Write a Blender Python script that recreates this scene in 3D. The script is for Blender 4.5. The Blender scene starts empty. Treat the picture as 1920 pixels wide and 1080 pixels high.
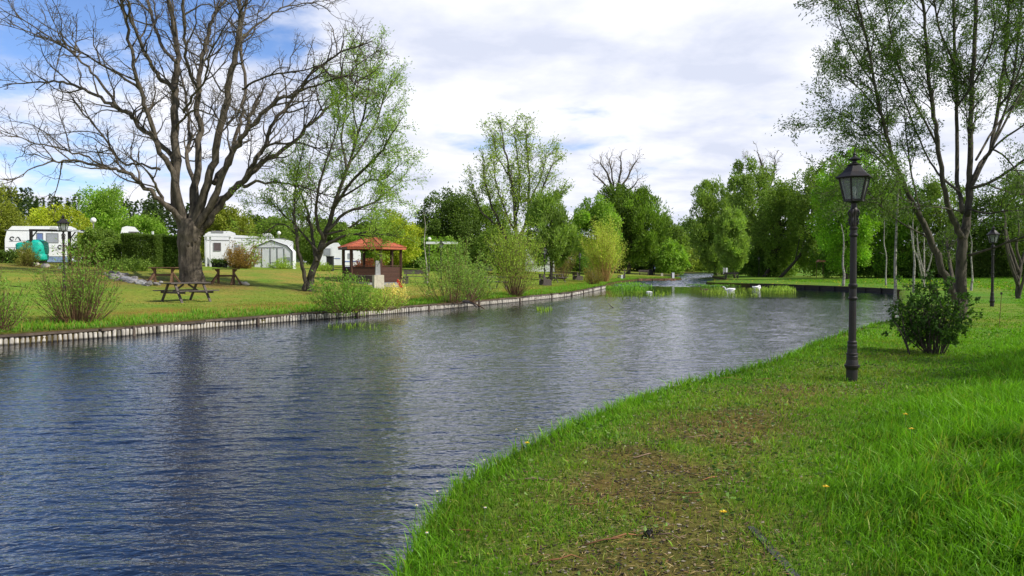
import bpy, math, random
import numpy as np
from mathutils import Vector
from mathutils.geometry import delaunay_2d_cdt
PI = math.pi
SC = bpy.context.scene
COL = SC.collection
R = np.random.default_rng(7)

# ------------------------------------------------------------------ camera model
CAMZ = 1.9; TH = math.atan(40 / 1440.0); FP = 1440.0
def ray(px, py):
    xr = (px - 960) / FP; yv = -(py - 540) / FP
    return np.array([xr, math.cos(TH) + yv * math.sin(TH), -math.sin(TH) + yv * math.cos(TH)])
def W(px, py, Y):
    d = ray(px, py); return np.array([0, 0, CAMZ]) + d * (Y / d[1])

# ------------------------------------------------------------------ banks
def smooth(P, step=0.6):
    P = np.array(P, float); out = []
    for i in range(len(P) - 1):
        p0 = P[max(i-1, 0)]; p1 = P[i]; p2 = P[i+1]; p3 = P[min(i+2, len(P)-1)]
        n = max(1, int(np.linalg.norm(p2 - p1) / step))
        for k in range(n):
            t = k / n
            out.append(.5 * ((2*p1) + (-p0+p2)*t + (2*p0-5*p1+4*p2-p3)*t*t + (-p0+3*p1-3*p2+p3)*t**3))
    out.append(P[-1]); return np.array(out)
LB = smooth([(-34,-30),(-27,-8),(-20,8),(-15.6,14),(-12.3,18.6),(-10.7,20.9),(-9,24.4),(-6.6,28.2),(-4.4,31.8),(-2,36.7),(1.0,42.9),
             (3.3,48.4),(5.6,57),(8.0,66.7),(9.6,76),(12.5,88),(16,99.5),(17.5,103),(21.6,104.2),(24,109),(27,128),(37,170),(43,205),(50,226)])
RB = smooth([(-1.2,-30),(-.7,-5),(-.65,2),(-.6,3.8),(-.55,4.7),(-.40,5.65),(0,6.6),(.8,8.2),(2.3,10.5),(3.55,11.9),(5.0,13.9),(6.4,16.2),
             (10.0,21.4),(12.3,24.4),(14.2,28),(17.2,34),(21.7,43),(25.5,50.5),(27.6,54.5),(27.3,60),(25.4,68),(23,74),(20.5,80),(23.5,90),(29,104),
             (36,138),(48,180),(58,226)])
WATER = np.vstack([LB, RB[::-1]])
def pexact(x, y, P):
    A = P[:-1]; AB = P[1:] - A; LL = (AB**2).sum(1); best = np.empty(len(x))
    for s in range(0, len(x), 4000):
        dx = x[s:s+4000, None] - A[:, 0]; dy = y[s:s+4000, None] - A[:, 1]; t = np.clip((dx*AB[:, 0] + dy*AB[:, 1]) / LL, 0, 1)
        best[s:s+4000] = np.sqrt(((dx - t*AB[:, 0])**2 + (dy - t*AB[:, 1])**2).min(1))
    return best
PG = {}
def pdist(x, y, P):
    """distance to a bank line: exact near it, from a coarse table farther off"""
    x = np.asarray(x, float).ravel(); y = np.asarray(y, float).ravel()
    if len(x) < 3000: return pexact(x, y, P)
    if id(P) not in PG:
        gx, gy = np.meshgrid(np.arange(-80, 121, 1.), np.arange(-35, 301, 1.)); PG[id(P)] = (pexact(gx.ravel(), gy.ravel(), P).reshape(gx.shape), P)
    G_ = PG[id(P)][0]; ok = (x > -79) & (x < 119) & (y > -34) & (y < 299); out = np.empty(len(x))
    u = np.clip(x + 80, 0, 199.9); v = np.clip(y + 35, 0, 334.9); i = u.astype(int); j = v.astype(int); fu = u - i; fv = v - j
    out = (G_[j, i]*(1-fu)+G_[j, i+1]*fu)*(1-fv) + (G_[j+1, i]*(1-fu)+G_[j+1, i+1]*fu)*fv
    ex = ~ok | (out < 3.2); out[ex] = pexact(x[ex], y[ex], P); return out
def inwater(x, y):
    x = np.asarray(x, float).ravel(); y = np.asarray(y, float).ravel()
    c = np.zeros(len(x), bool); P = WATER; n = len(P)
    for i in range(n):
        x1, y1 = P[i]; x2, y2 = P[(i+1) % n]
        if y1 == y2: continue
        cond = ((y1 > y) != (y2 > y)) & (x < (x2 - x1) * (y - y1) / (y2 - y1) + x1)
        c ^= cond
    return c
def vnoise(x, y, s=1.0, seed=0):
    x = np.asarray(x, float) / s + seed * 17.3; y = np.asarray(y, float) / s + seed * 31.7
    xi = np.floor(x).astype(np.int64); yi = np.floor(y).astype(np.int64); fx = x - xi; fy = y - yi
    def h(a, b):
        v = (a * 374761393 + b * 668265263 + seed * 974711) & 0x7fffffff
        v = ((v ^ (v >> 13)) * 1274126177) & 0x7fffffff
        return ((v ^ (v >> 16)) & 0xffff) / 65535.0
    fx = fx*fx*(3-2*fx); fy = fy*fy*(3-2*fy)
    return (h(xi,yi)*(1-fx)+h(xi+1,yi)*fx)*(1-fy) + (h(xi,yi+1)*(1-fx)+h(xi+1,yi+1)*fx)*fy
def fbm(x, y, s=1.0, seed=0, o=4):
    v = 0; a = 1; t = 0
    for k in range(o): v = v + a * vnoise(x, y, s / 2**k, seed + k); t += a; a *= .55
    return v / t
def hgt(x, y, dl=None, dr=None):
    sh = np.shape(x)
    x = np.asarray(x, float).ravel(); y = np.asarray(y, float).ravel()
    if dl is None: dl = pdist(x, y, LB); dr = pdist(x, y, RB)
    HL = np.interp(dl, [0, .4, 8, 13, 20, 37, 60, 250, 3000], [.27, .30, .52, .95, 1.5, 2.25, 2.45, 3.2, 25])
    HR = np.interp(dr, [0, .4, 6, 40, 120, 3000], [.27, .30, .33, .45, .9, 15])
    q = np.minimum((dl + .01) / (dr + .01), 5.)**10; w = 1 / (1 + q)
    h = w * HL + (1 - w) * HR
    h = h + (fbm(x, y, 6, 3) - .5) * .16 * np.clip(np.minimum(dl, dr) / 4, 0, 1) + (vnoise(x, y, .7, 9) - .5) * .035 * np.clip(np.minimum(dl, dr) / .5, 0, 1)
    return h.reshape(sh)
def H(x, y): return float(hgt(np.array([x]), np.array([y]))[0])
def Gd(px, py):
    """where the line of sight meets the terrain"""
    d = ray(px, py); Y = np.concatenate([np.arange(2, 40, .1), np.arange(40, 300, .5)])
    X = d[0] / d[1] * Y; Z = CAMZ + d[2] / d[1] * Y
    hh = hgt(X, Y); k = np.argmax(Z < hh)
    if not (Z < hh).any(): k = len(Y) - 1
    return np.array([X[k], Y[k], hh[k]])

# ------------------------------------------------------------------ mesh helpers
class Geo:
    def __init__(s): s.v = []; s.f3 = []; s.f4 = []; s.c = []; s.n = 0
    def add(s, v, f, c=None):
        v = np.asarray(v, float).reshape(-1, 3); f = np.asarray(f, np.int64)
        s.v.append(v)
        if len(f): (s.f3 if f.shape[1] == 3 else s.f4).append(f + s.n)
        s.c.append(np.ones((len(v), 3)) if c is None else np.broadcast_to(np.asarray(c, float), (len(v), 3)))
        s.n += len(v); return s
    def box(s, c, size, rz=0, rx=0, ry=0, col=None, taper=1.0):
        sx, sy, sz = [q / 2 for q in size]
        v = np.array([[x*sx*(taper if z > 0 else 1), y*sy*(taper if z > 0 else 1), z*sz] for z in (-1,1) for y in (-1,1) for x in (-1,1)], float)
        if rx: q = v.copy(); v[:,1] = q[:,1]*math.cos(rx)-q[:,2]*math.sin(rx); v[:,2] = q[:,1]*math.sin(rx)+q[:,2]*math.cos(rx)
        if ry: q = v.copy(); v[:,0] = q[:,0]*math.cos(ry)+q[:,2]*math.sin(ry); v[:,2] = -q[:,0]*math.sin(ry)+q[:,2]*math.cos(ry)
        if rz: q = v.copy(); v[:,0] = q[:,0]*math.cos(rz)-q[:,1]*math.sin(rz); v[:,1] = q[:,0]*math.sin(rz)+q[:,1]*math.cos(rz)
        return s.add(v + np.array(c, float), [[0,2,3,1],[4,5,7,6],[0,1,5,4],[2,6,7,3],[0,4,6,2],[1,3,7,5]], col)
    def beam(s, p0, p1, w, h, up=(0,0,1), col=None):
        p0 = np.array(p0, float); p1 = np.array(p1, float); d = p1 - p0; d /= np.linalg.norm(d)
        u = np.cross(np.array(up, float), d)
        if np.linalg.norm(u) < 1e-3: u = np.cross(np.array([1., 0, 0]), d)
        u /= np.linalg.norm(u); t = np.cross(d, u)
        v = [p + a*u*w/2 + b*t*h/2 for p in (p0, p1) for b in (-1,1) for a in (-1,1)]
        return s.add(v, [[0,2,3,1],[4,5,7,6],[0,1,5,4],[2,6,7,3],[0,4,6,2],[1,3,7,5]], col)
    def tube(s, pts, rad, n=6, cap=True, col=None, jit=0, rng=None):
        pts = np.asarray(pts, float); m = len(pts); rad = np.broadcast_to(np.asarray(rad, float), (m,))
        t = np.gradient(pts, axis=0); t /= (np.linalg.norm(t, axis=1, keepdims=True) + 1e-9)
        a = np.array([0.31, 0.17, 0.93]) if abs(t[:, 2]).mean() < .75 else np.array([0.95, 0.3, 0.05])
        u = np.cross(t, a); u /= (np.linalg.norm(u, axis=1, keepdims=True) + 1e-9); w = np.cross(t, u)
        th = np.arange(n) * 2 * PI / n
        rr = rad[:, None, None]
        if jit: rr = rr * (1 + jit * rng.standard_normal((m, n))[:, :, None])
        v = pts[:, None] + rr * (np.cos(th)[None, :, None] * u[:, None] + np.sin(th)[None, :, None] * w[:, None])
        i = np.arange(m - 1)[:, None] * n; j = np.arange(n)[None]; k = (j + 1) % n
        f = np.stack([i + j, i + k, i + n + k, i + n + j], -1).reshape(-1, 4)
        v = v.reshape(-1, 3)
        s.add(v, f, col)
        if cap and n > 3:
            b = s.n
            s.add([pts[0], pts[-1]], np.zeros((0, 3)), col)
            jj = np.arange(n); kk = (jj + 1) % n; st = b - m * n
            s.f3.append(np.stack([np.full(n, b), st + kk, st + jj], -1)); e = st + (m - 1) * n
            s.f3.append(np.stack([np.full(n, b + 1), e + jj, e + kk], -1))
        return s
    def lathe(s, prof, n=24, c=(0,0,0), a0=0, col=None):
        prof = np.array(prof, float); m = len(prof); th = a0 + np.arange(n) * 2 * PI / n
        v = np.stack([prof[:, 0][:, None]*np.cos(th), prof[:, 0][:, None]*np.sin(th), np.repeat(prof[:, 1][:, None], n, 1)], -1).reshape(-1, 3) + np.array(c, float)
        i = np.arange(m - 1)[:, None] * n; j = np.arange(n)[None]; k = (j + 1) % n
        return s.add(v, np.stack([i + j, i + k, i + n + k, i + n + j], -1).reshape(-1, 4), col)
    def extrude(s, poly, y0, y1, col=None):
        n = len(poly); v = [(x, y0, z) for x, z in poly] + [(x, y1, z) for x, z in poly]
        s.add(v, [[i, (i+1) % n, n+(i+1) % n, n+i] for i in range(n)], col)
        cx = sum(p[0] for p in poly)/n; cz = sum(p[1] for p in poly)/n; b = s.n
        s.add([(cx, y0, cz), (cx, y1, cz)], np.zeros((0, 3)), col); st = b - 2*n
        s.f3.append(np.array([[b, st+(i+1) % n, st+i] for i in range(n)])); s.f3.append(np.array([[b+1, st+n+i, st+n+(i+1) % n] for i in range(n)]))
        return s
    def ball(s, c, r, n=12, sq=(1,1,1), col=None):
        pr = [(max(math.sin(PI*k/n), .001), -math.cos(PI*k/n)) for k in range(n+1)]
        g = Geo().lathe(pr, n + 4); v = g.v[0] * np.array(sq) * r + np.array(c, float)
        return s.add(v, g.f4[0], col)
    def blob(s, c, r, seed=0, sq=(1,1,1), amp=.25, n=9, col=None):
        pr = [(max(math.sin(PI*k/n), .001), -math.cos(PI*k/n)) for k in range(n+1)]
        g = Geo().lathe(pr, n + 3); v = g.v[0]; q = np.random.default_rng(seed)
        k = q.normal(0, 1, (4, 3)) * 2.2; ph = q.uniform(0, 6, 4)
        d = 1 + amp * sum(np.sin(v @ k[i] + ph[i]) for i in range(4)) / 2
        return s.add(v * d[:, None] * np.array(sq) * r + np.array(c, float), g.f4[0], col)

OFF = {}
def build(name, g, mat, parent=None, smooth=False, local=False):
    V = np.concatenate(g.v).copy()
    if parent is not None and not local: V -= OFF.get(parent.name, np.zeros(3))
    me = bpy.data.meshes.new(name)
    f4 = np.concatenate(g.f4) if g.f4 else np.zeros((0, 4), np.int64); f3 = np.concatenate(g.f3) if g.f3 else np.zeros((0, 3), np.int64)
    li = np.concatenate([f4.ravel(), f3.ravel()]).astype(np.int32)
    ls = np.concatenate([np.arange(len(f4)) * 4, len(f4) * 4 + np.arange(len(f3)) * 3]).astype(np.int32)
    me.vertices.add(len(V)); me.vertices.foreach_set('co', V.astype(np.float32).ravel())
    me.loops.add(len(li)); me.loops.foreach_set('vertex_index', li)
    me.polygons.add(len(ls)); me.polygons.foreach_set('loop_start', ls)
    me.polygons.foreach_set('use_smooth', np.full(len(ls), bool(smooth)))
    me.update(calc_edges=True)
    C = np.concatenate(g.c); a = me.color_attributes.new('Col', 'FLOAT_COLOR', 'POINT')
    a.data.foreach_set('color', np.concatenate([C, np.ones((len(C), 1))], 1).astype(np.float32).ravel())
    me.materials.append(mat)
    o = bpy.data.objects.new(name, me); COL.objects.link(o)
    if parent is not None:
        o.parent = parent; OFF[o.name] = OFF.get(parent.name, np.zeros(3))
    return o
def thing(name, label, cat, loc=(0,0,0), rz=0, group=None, kind=None):
    o = bpy.data.objects.new(name, None); COL.objects.link(o); o.empty_display_size = .2
    o.location = [float(q) for q in loc]; o.rotation_euler = (0, 0, rz)
    OFF[o.name] = np.array(loc, float); tag(o, label, cat, group, kind); return o
def tag(o, label=None, cat=None, group=None, kind=None):
    if label: o['label'] = label
    if cat: o['category'] = cat
    if group: o['group'] = group
    if kind: o['kind'] = kind
    return o
def dup(root, loc, rz, label, group=None):
    r = root.copy(); COL.objects.link(r); r.location = [float(q) for q in loc]; r.rotation_euler = (0, 0, rz); r['label'] = label
    if group: r['group'] = group
    for ch in list(root.children):
        c = ch.copy(); COL.objects.link(c); c.parent = r
        for gch in list(ch.children):
            d = gch.copy(); COL.objects.link(d); d.parent = c
    return r

# ------------------------------------------------------------------ materials
def newmat(name):
    m = bpy.data.materials.new(name); m.use_nodes = True; nt = m.node_tree; nt.nodes.clear()
    out = nt.nodes.new('ShaderNodeOutputMaterial'); return m, nt, out
def N(nt, t, **k):
    n = nt.nodes.new(t)
    for a, b in k.items():
        if a in n.inputs: n.inputs[a].default_value = b
        else: setattr(n, a, b)
    return n
def mul(nt, a, b, mode='MULTIPLY', fac=1.0):
    n = nt.nodes.new('ShaderNodeMix'); n.data_type = 'RGBA'; n.blend_type = mode; n.inputs[0].default_value = fac
    for s, q in ((6, a), (7, b)):
        if hasattr(q, 'links'): nt.links.new(q, n.inputs[s])
        else: n.inputs[s].default_value = (*q, 1)
    return n.outputs[2]
def surf(name, col, rough=.7, noise=.25, scale=8, bump=0, bscale=30, metal=0, col2=None, stretch=(1,1,1), spec=.4, usecol=True, coords='Object'):
    """principled surface with two-tone noise, vertex tint and bump"""
    m, nt, out = newmat(name); L = nt.links.new
    p = N(nt, 'ShaderNodeBsdfPrincipled', Roughness=rough, Metallic=metal); p.inputs['Specular IOR Level'].default_value = spec
    tc = N(nt, 'ShaderNodeTexCoord'); mp = N(nt, 'ShaderNodeMapping'); mp.inputs['Scale'].default_value = stretch
    L(tc.outputs[coords], mp.inputs[0])
    nz = N(nt, 'ShaderNodeTexNoise', Scale=scale, Detail=6.0, Roughness=.65); L(mp.outputs[0], nz.inputs[0])
    rp = N(nt, 'ShaderNodeValToRGB'); c2 = col2 or tuple(c * (1 - noise) for c in col)
    e = rp.color_ramp.elements; e[0].position = .32; e[1].position = .68
    e[0].color = (*c2, 1); e[1].color = (*[min(1, c * (1 + noise * .3)) for c in col], 1)
    L(nz.outputs[0], rp.inputs[0]); c = rp.outputs[0]
    if usecol:
        at = N(nt, 'ShaderNodeAttribute', attribute_name='Col'); c = mul(nt, c, at.outputs['Color'])
    L(c, p.inputs['Base Color'])
    if bump:
        b = N(nt, 'ShaderNodeBump', Strength=.9, Distance=bump); n2 = N(nt, 'ShaderNodeTexNoise', Scale=bscale, Detail=5.0, Roughness=.7)
        L(mp.outputs[0], n2.inputs[0]); L(n2.outputs[0], b.inputs['Height']); L(b.outputs[0], p.inputs['Normal'])
    L(p.outputs[0], out.inputs[0]); return m
def leafmat(name, col, tr=.35, rough=.55):
    m, nt, out = newmat(name); L = nt.links.new
    at = N(nt, 'ShaderNodeAttribute', attribute_name='Col'); c = mul(nt, col, at.outputs['Color'])
    p = N(nt, 'ShaderNodeBsdfPrincipled', Roughness=rough); p.inputs['Specular IOR Level'].default_value = .25
    t = N(nt, 'ShaderNodeBsdfTranslucent'); mx = N(nt, 'ShaderNodeMixShader'); mx.inputs[0].default_value = tr
    c2 = mul(nt, c, (1.25, 1.35, .55))
    L(c, p.inputs['Base Color']); L(c2, t.inputs[0]); L(p.outputs[0], mx.inputs[1]); L(t.outputs[0], mx.inputs[2]); L(mx.outputs[0], out.inputs[0])
    return m
M = {}
M['bark'] = surf('bark', (.135, .112, .082), .9, .6, 7, .06, 11, stretch=(1,1,.22), col2=(.035,.027,.02))
M['bark_grey'] = surf('bark_grey', (.10, .085, .06), .9, .5, 9, .03, 18, stretch=(1,1,.25), col2=(.035,.03,.023))
M['bark_dark'] = surf('bark_dark', (.07, .058, .045), .9, .5, 9, .02, 22, stretch=(1,1,.3))
M['birch'] = surf('birch_bark', (.42, .40, .35), .8, .9, 5, .004, 30, stretch=(.6,.6,2.5), col2=(.10,.08,.065))
M['stem_red'] = surf('stem_red', (.17, .095, .05), .85, .4, 12)
M['stem_yellow'] = surf('stem_yellow', (.42, .26, .08), .8, .4, 12)
M['leaf'] = leafmat('leaf', (1.95, 1.9, 1.15), .42)
M['blade'] = leafmat('blade', (1.6, 2.0, .95), .35, .5)
M['wood_grey'] = surf('weathered_wood', (.135, .112, .10), .85, .55, 5, .004, 40, stretch=(.5, 3, 3))
M['wood_brown'] = surf('brown_wood', (.17, .095, .05), .8, .5, 6, .004, 40, stretch=(.5, 3, 3))
M['wood_dark'] = surf('stained_wood', (.085, .037, .025), .6, .35, 5, .003, 30, stretch=(1,1,8))
M['wood_black'] = surf('dark_frame', (.02, .016, .014), .6, .3, 6)
M['pile'] = surf('pile_wood', (.56, .54, .50), .9, .6, 9, .006, 40, stretch=(1,1,.4), col2=(.22,.20,.17))
M['cap'] = surf('rail_wood', (.10, .075, .055), .9, .5, 5, .006, 30)
M['soil'] = surf('soil', (.07, .048, .03), .95, .5, 8, .02, 25)
M['iron'] = surf('cast_iron', (.018, .018, .02), .5, .4, 14, .002, 60, metal=.0, col2=(.022,.014,.011), spec=.4)
M['tile'] = surf('roof_tile', (.47, .13, .065), .5, .35, 9, .0, 30)
M['stone'] = surf('pale_stone', (.62, .56, .47), .9, .3, 6, .006, 40)
M['stone_grey'] = surf('grey_stone', (.36, .36, .37), .85, .3, 8, .004, 40)
M['white'] = surf('white_panel', (.80, .81, .83), .35, .08, 2)
M['white_cloth'] = surf('white_canvas', (.74, .75, .78), .7, .12, 2, .02, 3)
M['grey'] = surf('grey_trim', (.25, .25, .26), .5, .1, 5)
M['seam'] = surf('dark_trim', (.05, .05, .055), .5, .1, 5)
M['window'] = surf('window_glass', (.30, .32, .35), .12, .15, 2, spec=.8)
M['window_blue'] = surf('window_blue', (.14, .2, .42), .15, .15, 2, spec=.8)
M['window_dark'] = surf('window_dark', (.13, .10, .10), .12, .3, 3, spec=.8)
M['teal'] = surf('teal_tarpaulin', (.01, .50, .38), .45, .35, 5, .05, 4)
M['blue_tarp'] = surf('blue_tarpaulin', (.22, .32, .52), .5, .5, 4, .05, 5)
M['rubber'] = surf('rubber', (.02, .02, .02), .8, .2, 8)
M['swan'] = surf('white_feather', (.82, .82, .82), .8, .06, 8, .004, 30)
M['beak'] = surf('orange_beak', (.65, .22, .04), .5, .1, 8)
M['skin'] = surf('skin', (.55, .33, .24), .6, .1, 8)
M['cloth_dark'] = surf('dark_clothing', (.02, .025, .045), .85, .2, 12)
M['cloth_light'] = surf('light_clothing', (.5, .55, .65), .85, .2, 12)
M['red'] = surf('red_paint', (.55, .06, .03), .5, .2, 8)
M['clay'] = surf('clay_tile', (.45, .19, .11), .8, .3, 6)
M['flower'] = surf('petals', (1, 1, 1), .6, .05, 8)
M['litter'] = surf('litter', (1, 1, 1), .85, .2, 8)
M['globe'] = surf('globe_glass', (.85, .85, .80), .3, .05, 4)
def glassmat():
    m, nt, out = newmat('lantern_glass'); L = nt.links.new
    g = N(nt, 'ShaderNodeBsdfPrincipled', Roughness=.25); g.inputs['Base Color'].default_value = (.35, .37, .36, 1)
    t = N(nt, 'ShaderNodeBsdfTransparent'); t.inputs[0].default_value = (.75, .78, .76, 1)
    nz = N(nt, 'ShaderNodeTexNoise', Scale=14.0, Detail=4.0); r = N(nt, 'ShaderNodeMapRange'); r.inputs[3].default_value = .25; r.inputs[4].default_value = .6
    mx = N(nt, 'ShaderNodeMixShader'); L(nz.outputs[0], r.inputs[0]); L(r.outputs[0], mx.inputs[0]); L(t.outputs[0], mx.inputs[1]); L(g.outputs[0], mx.inputs[2]); L(mx.outputs[0], out.inputs[0]); return m
M['glass'] = glassmat()

def groundmat():
    m, nt, out = newmat('ground_turf'); L = nt.links.new
    p = N(nt, 'ShaderNodeBsdfPrincipled', Roughness=.95); p.inputs['Specular IOR Level'].default_value = .1
    at = N(nt, 'ShaderNodeAttribute', attribute_name='Col'); tc = N(nt, 'ShaderNodeTexCoord')
    a = N(nt, 'ShaderNodeTexNoise', Scale=7.0, Detail=8.0, Roughness=.75); L(tc.outputs['Object'], a.inputs[0])
    r = N(nt, 'ShaderNodeValToRGB'); e = r.color_ramp.elements; e[0].position = .33; e[1].position = .66
    e[0].color = (.45, .5, .42, 1); e[1].color = (1.35, 1.3, 1.2, 1); L(a.outputs[0], r.inputs[0])
    b = N(nt, 'ShaderNodeTexNoise', Scale=.55, Detail=4.0, Roughness=.6); L(tc.outputs['Object'], b.inputs[0])
    r2 = N(nt, 'ShaderNodeValToRGB'); e = r2.color_ramp.elements; e[0].position = .38; e[1].position = .62
    e[0].color = (.78, 1.0, .75, 1); e[1].color = (1.12, 1.0, 1.0, 1); L(b.outputs[0], r2.inputs[0])
    c = mul(nt, mul(nt, mul(nt, at.outputs['Color'], r.outputs[0]), r2.outputs[0]), (1.5, 1.55, 1.0)); L(c, p.inputs['Base Color'])
    n2 = N(nt, 'ShaderNodeTexNoise', Scale=22.0, Detail=5.0, Roughness=.7); L(tc.outputs['Object'], n2.inputs[0])
    bp = N(nt, 'ShaderNodeBump', Strength=.8, Distance=.04); L(n2.outputs[0], bp.inputs['Height']); L(bp.outputs[0], p.inputs['Normal'])
    L(p.outputs[0], out.inputs[0]); return m
M['ground'] = groundmat()

def watermat():
    m, nt, out = newmat('rippled_water'); L = nt.links.new
    p = N(nt, 'ShaderNodeBsdfPrincipled', Roughness=.03, IOR=2.4); p.inputs['Base Color'].default_value = (.002, .006, .016, 1)
    p.inputs['Specular IOR Level'].default_value = .5
    tc = N(nt, 'ShaderNodeTexCoord')
    def layer(rot, sc, dist, det=2.0, dis=.6):
        mp = N(nt, 'ShaderNodeMapping'); mp.inputs['Rotation'].default_value = (0, 0, rot); mp.inputs['Scale'].default_value = sc
        L(tc.outputs['Object'], mp.inputs[0]); n = N(nt, 'ShaderNodeTexNoise', Scale=1.0, Detail=det, Roughness=.5, Distortion=dis); L(mp.outputs[0], n.inputs[0])
        k = N(nt, 'ShaderNodeMath', operation='MULTIPLY'); k.inputs[1].default_value = dist; L(n.outputs[0], k.inputs[0]); return k.outputs[0]
    def op(o, a, b):
        k = N(nt, 'ShaderNodeMath', operation=o); L(a, k.inputs[0])
        if hasattr(b, 'links'): L(b, k.inputs[1])
        else: k.inputs[1].default_value = b
        return k.outputs[0]
    sx = N(nt, 'ShaderNodeSeparateXYZ'); L(tc.outputs['Object'], sx.inputs[0])
    def ramp(lo, hi, a, b):
        r = N(nt, 'ShaderNodeMapRange'); r.inputs[1].default_value = lo; r.inputs[2].default_value = hi; r.inputs[3].default_value = a; r.inputs[4].default_value = b; L(sx.outputs['Y'], r.inputs[0]); return r.outputs[0]
    fine = op('MULTIPLY', layer(.3, (9, 19, 1), .012, 2.0, .4), ramp(40, 56, 1, .15))
    swell = op('MULTIPLY', layer(.12, (2.6, 5.5, 1), .10, 2.0, .5), ramp(72, 84, .01, 1))
    h = op('ADD', fine, swell)
    b = N(nt, 'ShaderNodeBump', Strength=1.0, Distance=1.0); L(h, b.inputs['Height']); L(b.outputs[0], p.inputs['Normal'])
    L(p.outputs[0], out.inputs[0]); return m
M['water'] = watermat()

# ------------------------------------------------------------------ light
SUN_AZ = math.atan2(.93, -.36)      # compass-like: atan2(x, y) of the direction towards the sun
SUN_EL = math.radians(43)
w = bpy.data.worlds.new('World'); SC.world = w; w.use_nodes = True; nt = w.node_tree; nt.nodes.clear(); L = nt.links.new
wo = N(nt, 'ShaderNodeOutputWorld'); bg = N(nt, 'ShaderNodeBackground', Strength=.115)
sky = N(nt, 'ShaderNodeTexSky'); sky.sky_type = 'NISHITA'; sky.sun_disc = False; sky.sun_elevation = SUN_EL; sky.sun_rotation = SUN_AZ
sky.air_density = 1.0; sky.dust_density = .3; sky.ozone_density = 2.0
tc = N(nt, 'ShaderNodeTexCoord'); sp = N(nt, 'ShaderNodeSeparateXYZ'); L(tc.outputs['Generated'], sp.inputs[0])
def mth(op, a, b=None, c=None):
    n = N(nt, 'ShaderNodeMath', operation=op)
    for i, q in enumerate((a, b, c)):
        if q is None: continue
        if hasattr(q, 'links'): L(q, n.inputs[i])
        else: n.inputs[i].default_value = q
    return n.outputs[0]
den = mth('ADD', mth('MAXIMUM', sp.outputs['Z'], 0.0), .16)
cb = N(nt, 'ShaderNodeCombineXYZ'); L(mth('DIVIDE', sp.outputs['X'], den), cb.inputs[0]); L(mth('DIVIDE', sp.outputs['Y'], den), cb.inputs[1])
CLOUD_OFF = (3.1, 1.7, 0.0)
def cn(scale, off, det=7.0, rough=.55, dis=.1):
    mp = N(nt, 'ShaderNodeMapping'); mp.inputs['Location'].default_value = off; L(cb.outputs[0], mp.inputs[0])
    n = N(nt, 'ShaderNodeTexNoise', Scale=scale, Detail=det, Roughness=rough, Distortion=dis); L(mp.outputs[0], n.inputs[0]); return n.outputs[0]
big = cn(.75, CLOUD_OFF); edge = cn(2.4, (5, 2, 0), 8.0, .6)
def toward(px, py, lo, hi):
    d = ray(px, py); d = d / np.linalg.norm(d)
    v = N(nt, 'ShaderNodeVectorMath', operation='DOT_PRODUCT'); v.inputs[1].default_value = d; L(tc.outputs['Generated'], v.inputs[0])
    r = N(nt, 'ShaderNodeMapRange'); r.interpolation_type = 'SMOOTHSTEP'; r.inputs[1].default_value = lo; r.inputs[2].default_value = hi; L(v.outputs['Value'], r.inputs[0]); return r.outputs[0]
hi = N(nt, 'ShaderNodeMapRange'); hi.interpolation_type = 'SMOOTHSTEP'; hi.inputs[1].default_value = .31; hi.inputs[2].default_value = .58; L(sp.outputs['Z'], hi.inputs[0])
cov = mth('ADD', mth('MULTIPLY', big, .72), mth('MULTIPLY', edge, .28))
cov = mth('ADD', cov, .145)
cov = mth('SUBTRACT', cov, mth('MULTIPLY', toward(230, -60, .955, .995), .20))
cov = mth('ADD', cov, mth('MULTIPLY', toward(960, 190, .975, .993), .055))
cov = mth('SUBTRACT', cov, mth('MULTIPLY', hi.outputs[0], .22))
cr = N(nt, 'ShaderNodeMapRange'); cr.interpolation_type = 'SMOOTHSTEP'; cr.inputs[1].default_value = .47; cr.inputs[2].default_value = .585; L(cov, cr.inputs[0])
shade = mth('ADD', mth('MULTIPLY', cn(1.9, (9.4, 3.3, 0), 7.0, .55, .2), .65), mth('MULTIPLY', cn(1.0, (2.4, 7.3, 0), 5.0, .5), .35))
sr = N(nt, 'ShaderNodeValToRGB'); e = sr.color_ramp.elements; e[0].position = .42; e[1].position = .56
e[0].color = (.65, .70, .84, 1); e[1].color = (.93, .95, 1.02, 1); L(shade, sr.inputs[0])
cl = N(nt, 'ShaderNodeMix'); cl.data_type = 'RGBA'; cl.blend_type = 'MULTIPLY'; cl.inputs[0].default_value = 1; L(sr.outputs[0], cl.inputs[6]); cl.inputs[7].default_value = (10.0, 9.9, 9.9, 1); cl.clamp_result = False
skt = N(nt, 'ShaderNodeMix'); skt.data_type = 'RGBA'; skt.blend_type = 'MULTIPLY'; skt.inputs[0].default_value = 1; L(sky.outputs[0], skt.inputs[6]); skt.inputs[7].default_value = (1.0, 1.15, 1.5, 1)
zr = N(nt, 'ShaderNodeMapRange'); zr.interpolation_type = 'SMOOTHSTEP'; zr.inputs[1].default_value = .33; zr.inputs[2].default_value = .75; zr.inputs[3].default_value = 1; zr.inputs[4].default_value = .5; L(sp.outputs['Z'], zr.inputs[0])
sk2 = N(nt, 'ShaderNodeVectorMath', operation='SCALE'); L(skt.outputs[2], sk2.inputs[0]); L(zr.outputs[0], sk2.inputs['Scale'])
mx = N(nt, 'ShaderNodeMix'); mx.data_type = 'RGBA'; L(cr.outputs[0], mx.inputs[0]); L(sk2.outputs[0], mx.inputs[6]); L(cl.outputs[2], mx.inputs[7])
L(mx.outputs[2], bg.inputs[0]); L(bg.outputs[0], wo.inputs[0])
sd = bpy.data.lights.new('sun', 'SUN'); sd.energy = 5.0; sd.angle = math.radians(.6); sd.color = (1, .95, .86)
so = bpy.data.objects.new('sun', sd); COL.objects.link(so)
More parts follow.
